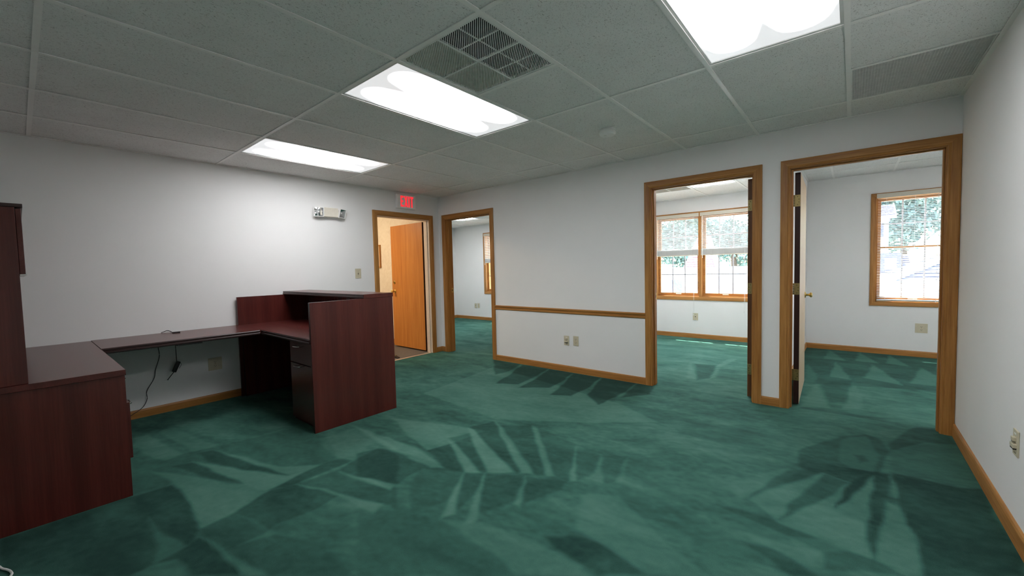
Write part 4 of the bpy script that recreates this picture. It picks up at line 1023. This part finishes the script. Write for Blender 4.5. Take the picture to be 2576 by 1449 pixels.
plate('phone_outlet', 'ivory jack plate under the double window', 'outlet', fe, (2.867, .365), 'phone', .085, .120)
plate('power_outlet', 'square ivory socket plate under the single window', 'outlet', fe, (5.600, .372), 'duplex', .115, .120)
plate('phone_outlet', 'ivory plate of the far office pair, on the side away from its window', 'outlet', fe, (-2.372, .343), 'phone', .075, .115)
plate('power_outlet', 'ivory plate of the far office pair, on the side toward its window', 'outlet', fe, (-2.272, .347), 'duplex', .070, .115)

# ------------------------------------------------------------------ exit sign
es = thing('exit_sign', (.02, -.610, 2.139), 'white exit sign with glowing red letters above the exit door', 'exit sign')
part('housing', 'white_plastic', es, .001, .044, -.768, -.452, 2.137, 2.332, bevel=.004)
part('face_plate', 'white_plastic', es, .044, .047, -.756, -.464, 2.149, 2.320, bevel=.001)
LETTER = {'E': [[(0, 0), (1, 0), (1, .17), (.38, .17), (.38, .42), (.86, .42), (.86, .58), (.38, .58), (.38, .83), (1, .83), (1, 1), (0, 1)]],
          'X': [[(0, 0), (.36, 0), (.5, .30), (.64, 0), (1, 0), (.69, .5), (1, 1), (.64, 1), (.5, .70), (.36, 1), (0, 1), (.31, .5)]],
          'I': [[(.0, 0), (1, 0), (1, 1), (0, 1)]],
          'T': [[(.30, 0), (.70, 0), (.70, .83), (1, .83), (1, 1), (0, 1), (0, .83), (.30, .83)]]}
ly = -.712
for ch, wdt in (('E', .052), ('X', .062), ('I', .022), ('T', .056)):
    m = MB()
    for poly in LETTER[ch]: m.prism(poly, lambda a, b, d: (d, ly + a * wdt, 2.160 + b * .152), .0465, .0490)
    m.build('letter', 'exit_red', es); ly += wdt + .0085
# emergency light
el = thing('emergency_light', (.03, -1.735, 1.922), 'white emergency light with two chrome square lamp heads', 'emergency light')
part('body', 'cream_plastic', el, .001, .062, -1.845, -1.630, 1.930, 2.042, bevel=.006)
part('back_plate', 'white_plastic', el, .0, .030, -1.870, -1.600, 1.920, 2.030, bevel=.004)
def head(cy, yaw, pitch):
    R = Matrix.Rotation(math.radians(yaw), 3, 'Z') @ Matrix.Rotation(math.radians(pitch), 3, 'Y')
    c = Vector((.058, cy, 1.984)); T = lambda p: c + R @ Vector(p)
    m = MB(); hw = .056
    # outer shell: square front, small square back
    m.loops([[T((-.045, a * .020, b * .020)) for a, b in ((-1, -1), (1, -1), (1, 1), (-1, 1))], [T((.012, a * hw, b * hw)) for a, b in ((-1, -1), (1, -1), (1, 1), (-1, 1))],
             [T((.020, a * hw, b * hw)) for a, b in ((-1, -1), (1, -1), (1, 1), (-1, 1))], [T((.020, a * (hw - .006), b * (hw - .006))) for a, b in ((-1, -1), (1, -1), (1, 1), (-1, 1))],
             [T((.015, a * (hw - .007), b * (hw - .007))) for a, b in ((-1, -1), (1, -1), (1, 1), (-1, 1))]], cap=False)
    hd = m.build('lamp_head', 'white_plastic', el)
    r = MB(); r.loops([[T((.015, a * (hw - .007), b * (hw - .007))) for a, b in ((-1, -1), (1, -1), (1, 1), (-1, 1))], [T((-.028, a * .016, b * .016)) for a, b in ((-1, -1), (1, -1), (1, 1), (-1, 1))]], cap=False)
    r.bm.faces.new([v for v in r.bm.verts][4:8]); r.build('reflector', 'chrome', hd)
    b = MB(); b.lathe(T((-.028, 0, 0)), R @ Vector((1, 0, 0)), [(0, .007), (.014, .007), (.022, .010), (.030, .008), (.034, .001)], 12); b.build('bulb', 'white_plastic', hd, smooth=True)
head(-1.872, -14, 12); head(-1.590, 24, 16)

# ------------------------------------------------------------------ hallway things
m = MB(); m.box(-1.98, -1.955, -.026, -.001, 1.325, 1.735); m.box(-1.612, -1.587, -.026, -.001, 1.325, 1.735); m.box(-1.955, -1.612, -.026, -.001, 1.325, 1.350); m.box(-1.955, -1.612, -.026, -.001, 1.710, 1.735)
pf = thing('picture_frame', (-1.785, -.013, 1.325), 'oak framed panel hanging on the papered hallway wall', 'picture frame')
m.build('frame', 'oak_z', pf); part('panel', 'cream_paint', pf, -1.955, -1.612, -.012, -.004, 1.350, 1.710)
ds = thing('door_stop', (-.17, -.72, 0), 'small black door stop on the hallway carpet at the threshold', 'door stop')
MB().loops([[(-.215, -.745, .0), (-.125, -.745, .0), (-.125, -.745, .012), (-.215, -.745, .030)], [(-.215, -.700, .0), (-.125, -.700, .0), (-.125, -.700, .012), (-.215, -.700, .030)]]).build('wedge', 'black_plastic', ds)
MB().lathe((-.195, -.722, .027), (0, 0, 1), [(0, .010), (.008, .010), (.014, .006), (.015, .001)], 12).build('cap', 'dull_brass', ds, smooth=True)
# hallway dome lamp
hl = thing('hall_lamp_offscreen', (-1.5, -1.5, 2.36), 'warm dome lamp on the hallway ceiling', 'ceiling lamp')
MB().lathe((-1.5, -1.5, 2.44), (0, 0, -1), [(0, .17), (.02, .17), (.025, .15)], 24).build('base', 'brass', hl, smooth=True)
m = MB(); m.lathe((-1.5, -1.5, 2.42), (0, 0, -1), [(0, .15), (.03, .145), (.06, .11), (.075, .05), (.078, .002)], 24)
m.build('dome', emis('warm_dome', (1, .78, .54), 175.0), hl, smooth=True)

# ------------------------------------------------------------------ outside
GZ = -3.3
struct('ground', B(-45, 60, YE + .16, 90, GZ - .1, GZ), 'pale_ground', 'pale sunlit paved yard outside the windows', 'ground')
struct('trim_3', B(XA - .6, XC + .6, YE + .161, YE + .81, 2.60, 2.74), 'soffit', 'wide white roof eave above the office windows outside', 'eave')
def shingle_slope(m, a, b, c, d, rows, lift=.03):
    """courses between bottom edge a->b and top edge d->c"""
    a, b, c, d = map(Vector, (a, b, c, d)); n = (b - a).cross(d - a).normalized()
    for k in range(rows):
        t0, t1 = k / rows, (k + 1) / rows
        p, q = a.lerp(d, t0), b.lerp(c, t0); r, s_ = b.lerp(c, t1), a.lerp(d, t1)
        m.loops([[p, q, r, s_], [p + n * lift * 2, q + n * lift * 2, r + n * lift * .4, s_ + n * lift * .4]])
def house_tower():
    cx, cy = -1.65, 21.6
    t = thing('neighbour_house', (cx, cy, GZ), 'white house with a steep red shingled tower roof outside', 'house')
    part('wall', 'white_siding', t, cx - 5.5, cx + 1.2, cy, cy + 6, GZ, .90)
    part('tower_wall', 'white_siding', t, cx - .78, cx + .78, cy - 1.5, cy, GZ, .98)
    m = MB(); zt, hb, ht = 3.05, .82, .08; yb0, yb1 = cy - 1.65, cy + .05; yt0, yt1 = cy - .85, cy - .70
    shingle_slope(m, (cx - hb, yb0, 0.98), (cx + hb, yb0, 0.98), (cx + ht, yt0, zt), (cx - ht, yt0, zt), 16)
    shingle_slope(m, (cx + hb, yb0, 0.98), (cx + hb, yb1, 0.98), (cx + ht, yt1, zt), (cx + ht, yt0, zt), 16)
    shingle_slope(m, (cx - hb, yb1, 0.98), (cx - hb, yb0, 0.98), (cx - ht, yt0, zt), (cx - ht, yt1, zt), 16)
    m.build('tower_roof', 'red_roof', t)
    m = MB(); m.box(cx - 5.8, cx + 1.4, cy + .06, cy + 6.3, .90, 1.02); m.build('eave_board', 'white_siding', t)
    m = MB(); m.loops([[(cx + .86, cy - 1.60, .92), (cx + 1.16, cy - 1.60, .92), (cx + .36, cy - .80, 2.9), (cx + .14, cy - .80, 2.9)], [(cx + .86, cy - 1.48, .92), (cx + 1.16, cy - 1.48, .92), (cx + .36, cy - .68, 2.9), (cx + .14, cy - .68, 2.9)]])
    m.build('rake_board', 'white_siding', t)
    for k in range(3):
        wn_ = part('window', 'white_siding', t, cx - 4.9 + k * 1.4, cx - 4.1 + k * 1.4, cy - .04, cy + .01, -.9, .4)
        part('pane', 'grey_roof', wn_, cx - 4.82 + k * 1.4, cx - 4.18 + k * 1.4, cy - .05, cy - .04, -.82, .32)
house_tower()
def gable_house(name, label, x0, x1, y0, y1, eave, ridge, roofmat, rows=12, dormer=None, hip=0):
    """ridge along x, slope faces -y"""
    t = thing(name, ((x0 + x1) / 2, (y0 + y1) / 2, GZ), label, 'house')
    part('wall', 'white_siding', t, x0, x1, y0, y1, GZ, eave)
    ym = (y0 + y1) / 2
    for xx in ((x0, x1 - .15) if not hip else (x1 - .15,)):
        MB().loops([[(xx, y0, eave), (xx, y1, eave), (xx, ym, ridge - .1)], [(xx + .15, y0, eave), (xx + .15, y1, eave), (xx + .15, ym, ridge - .1)]]).build('gable', 'white_siding', t)
    m = MB(); o = .35
    shingle_slope(m, (x0 - o, y0 - o, eave - .12), (x1 + o, y0 - o, eave - .12), (x1 + o, ym, ridge), (x0 - o + hip, ym, ridge), rows)
    shingle_slope(m, (x1 + o, y1 + o, eave - .12), (x0 - o, y1 + o, eave - .12), (x0 - o + hip, ym, ridge), (x1 + o, ym, ridge), rows)
    if hip: shingle_slope(m, (x0 - o, y1 + o, eave - .12), (x0 - o, y0 - o, eave - .12), (x0 - o + hip, ym, ridge), (x0 - o + hip, ym + .01, ridge), rows)
    m.build('roof', roofmat, t)
    part('gutter', 'white_siding', t, x0 - o, x1 + o, y0 - o - .14, y0 - o, eave - .28, eave - .10)
    if hip:
        h_ = MB(); p0, p1 = Vector((x0 - o, y0 - o, eave - .10)), Vector((x0 - o + hip, ym, ridge + .02))
        h_.loops([[p + Vector(q) for q in ((-.13, 0, 0), (.13, -.1, 0), (.13, -.1, .14), (-.13, 0, .14))] for p in (p0, p1)]); h_.build('hip_cap', 'white_siding', t)
    for xx in ((x0 - o - .06, x1 + o) if not hip else (x1 + o,)):
        MB().loops([[(xx, y0 - o, eave - .32), (xx, y0 - o, eave - .02), (xx, ym, ridge + .12), (xx, ym, ridge - .22)], [(xx + .06, y0 - o, eave - .32), (xx + .06, y0 - o, eave - .02), (xx + .06, ym, ridge + .12), (xx + .06, ym, ridge - .22)]]).build('rake_board', 'white_siding', t)
    n = int((x1 - x0) / 2.2)
    for k in range(n):
        a = x0 + 1 + k * 2.2
        wn_ = part('window', 'white_siding', t, a, a + 1.0, y0 - .05, y0 + .01, eave - 1.7, eave - .5)
        part('pane', 'grey_roof', wn_, a + .08, a + .92, y0 - .06, y0 - .05, eave - 1.62, eave - .58)
    if dormer:
        dx, dy, dw, dh = dormer
        dm = part('dormer', 'grey_roof', t, dx, dx + dw, dy, dy + 2.0, eave, eave + dh)
        part('dormer_window', 'muntin', dm, dx + .25, dx + dw - .25, dy - .03, dy, eave + .25, eave + dh - .25)
    return t
gable_house('neighbour_house', 'low white house with wide grey hipped roof outside the single window', 6.35, 15.5, 17.5, 25.5, .52, 2.35, 'grey_roof', 14, None, 4.2)
gable_house('neighbour_house', 'grey roofed house with a dark dormer, behind the low white house', 2.0, 7.2, 28, 34, .45, 1.5, 'grey_roof', 10, (6.1, 27.75, 1.0, 1.15))
gable_house('neighbour_house', 'tall plain white house far behind the single window', 2.6, 7.0, 38, 43, 4.6, 5.6, 'grey_roof', 10)
def tree(x, y, r, hgt, seed, label, nleaf=5200):
    rs = np.random.RandomState(seed)
    t = thing('leafy_tree', (x, y, GZ), label, 'tree', 'trees beyond the yard')
    zc = GZ + hgt - r
    MB().tube(smooth_path([(x, y, GZ), (x + .1, y, GZ + hgt * .35), (x - .12, y + .1, zc + r * .2)], 5), [.32, .30, .28, .27, .26, .25, .24, .22, .20, .16, .12], 10).build('trunk', 'bark', t, smooth=True)
    for k in range(5):
        a = k * 1.26 + seed; e = (x + math.cos(a) * r * .75, y + math.sin(a) * r * .75, zc + r * (.15 + .12 * k))
        MB().tube(smooth_path([(x, y, zc - r * .45 + k * .15), ((x + e[0]) / 2, (y + e[1]) / 2, zc - r * .05 + k * .1), e], 5), [.13, .12, .11, .10, .09, .08, .07, .06, .05, .04, .03], 8).build('branch', 'bark', t)
    # leaves in clumps
    cl = rs.normal(size=(46, 3)); cl /= np.linalg.norm(cl, axis=1)[:, None]; cl *= (rs.rand(46, 1) ** .45) * r * .86; cl[:, 2] *= .92
    c = cl[rs.randint(0, 46, nleaf)] + rs.normal(size=(nleaf, 3)) * r * .13 + np.array([x, y, zc])
    a = rs.normal(size=(nleaf, 3)); a /= np.linalg.norm(a, axis=1)[:, None]; b = np.cross(a, rs.normal(size=(nleaf, 3))); b /= np.linalg.norm(b, axis=1)[:, None]
    s = (.10 + .10 * rs.rand(nleaf, 1)) * r / 2.6
    v = np.stack([c - a * s, c + b * s * .55, c + a * s, c - b * s * .55], 1).reshape(-1, 3) - np.array([x, y, GZ])
    me = bpy.data.meshes.new('foliage'); me.from_pydata(v.tolist(), [], np.arange(len(v)).reshape(-1, 4).tolist()); me.materials.append(M['leaf'])
    o = bpy.data.objects.new('foliage', me); COL.objects.link(o); o.parent = t; o['kind'] = 'stuff'
TREES = [(-2.5, 33, 2.5, 8.4, 'broad tree standing behind the red tower roof'), (-9.5, 43, 4.0, 11.5, 'large tree far behind the white tower house'),
         (12.0, 33.5, 3.2, 10.4, 'spreading tree behind the wide grey hipped roof'), (8.6, 50, 4.6, 13.6, 'very tall tree in the distance behind the tall plain house'), (-.2, 46, 3.6, 11.6, 'tall tree in the distance between the white houses')]
for k, (x, y, r, hg, lb) in enumerate(TREES): tree(x, y, r, hg, 11 + k, lb)

# look-alikes share a group
for pre, g in (('ceiling_light', 'fluorescent ceiling lights'), ('ceiling_light_offscreen', 'fluorescent ceiling lights'), ('ceiling_vent', 'ceiling grilles'), ('window_blind', 'window blinds'), ('power_outlet', 'ivory wall plates'),
               ('data_outlet', 'ivory wall plates'), ('phone_outlet', 'ivory wall plates'), ('neighbour_house', 'houses across the yard')):
    for o in COL.objects:
        if o.parent is None and o.name.split('.')[0] == pre: o['group'] = g
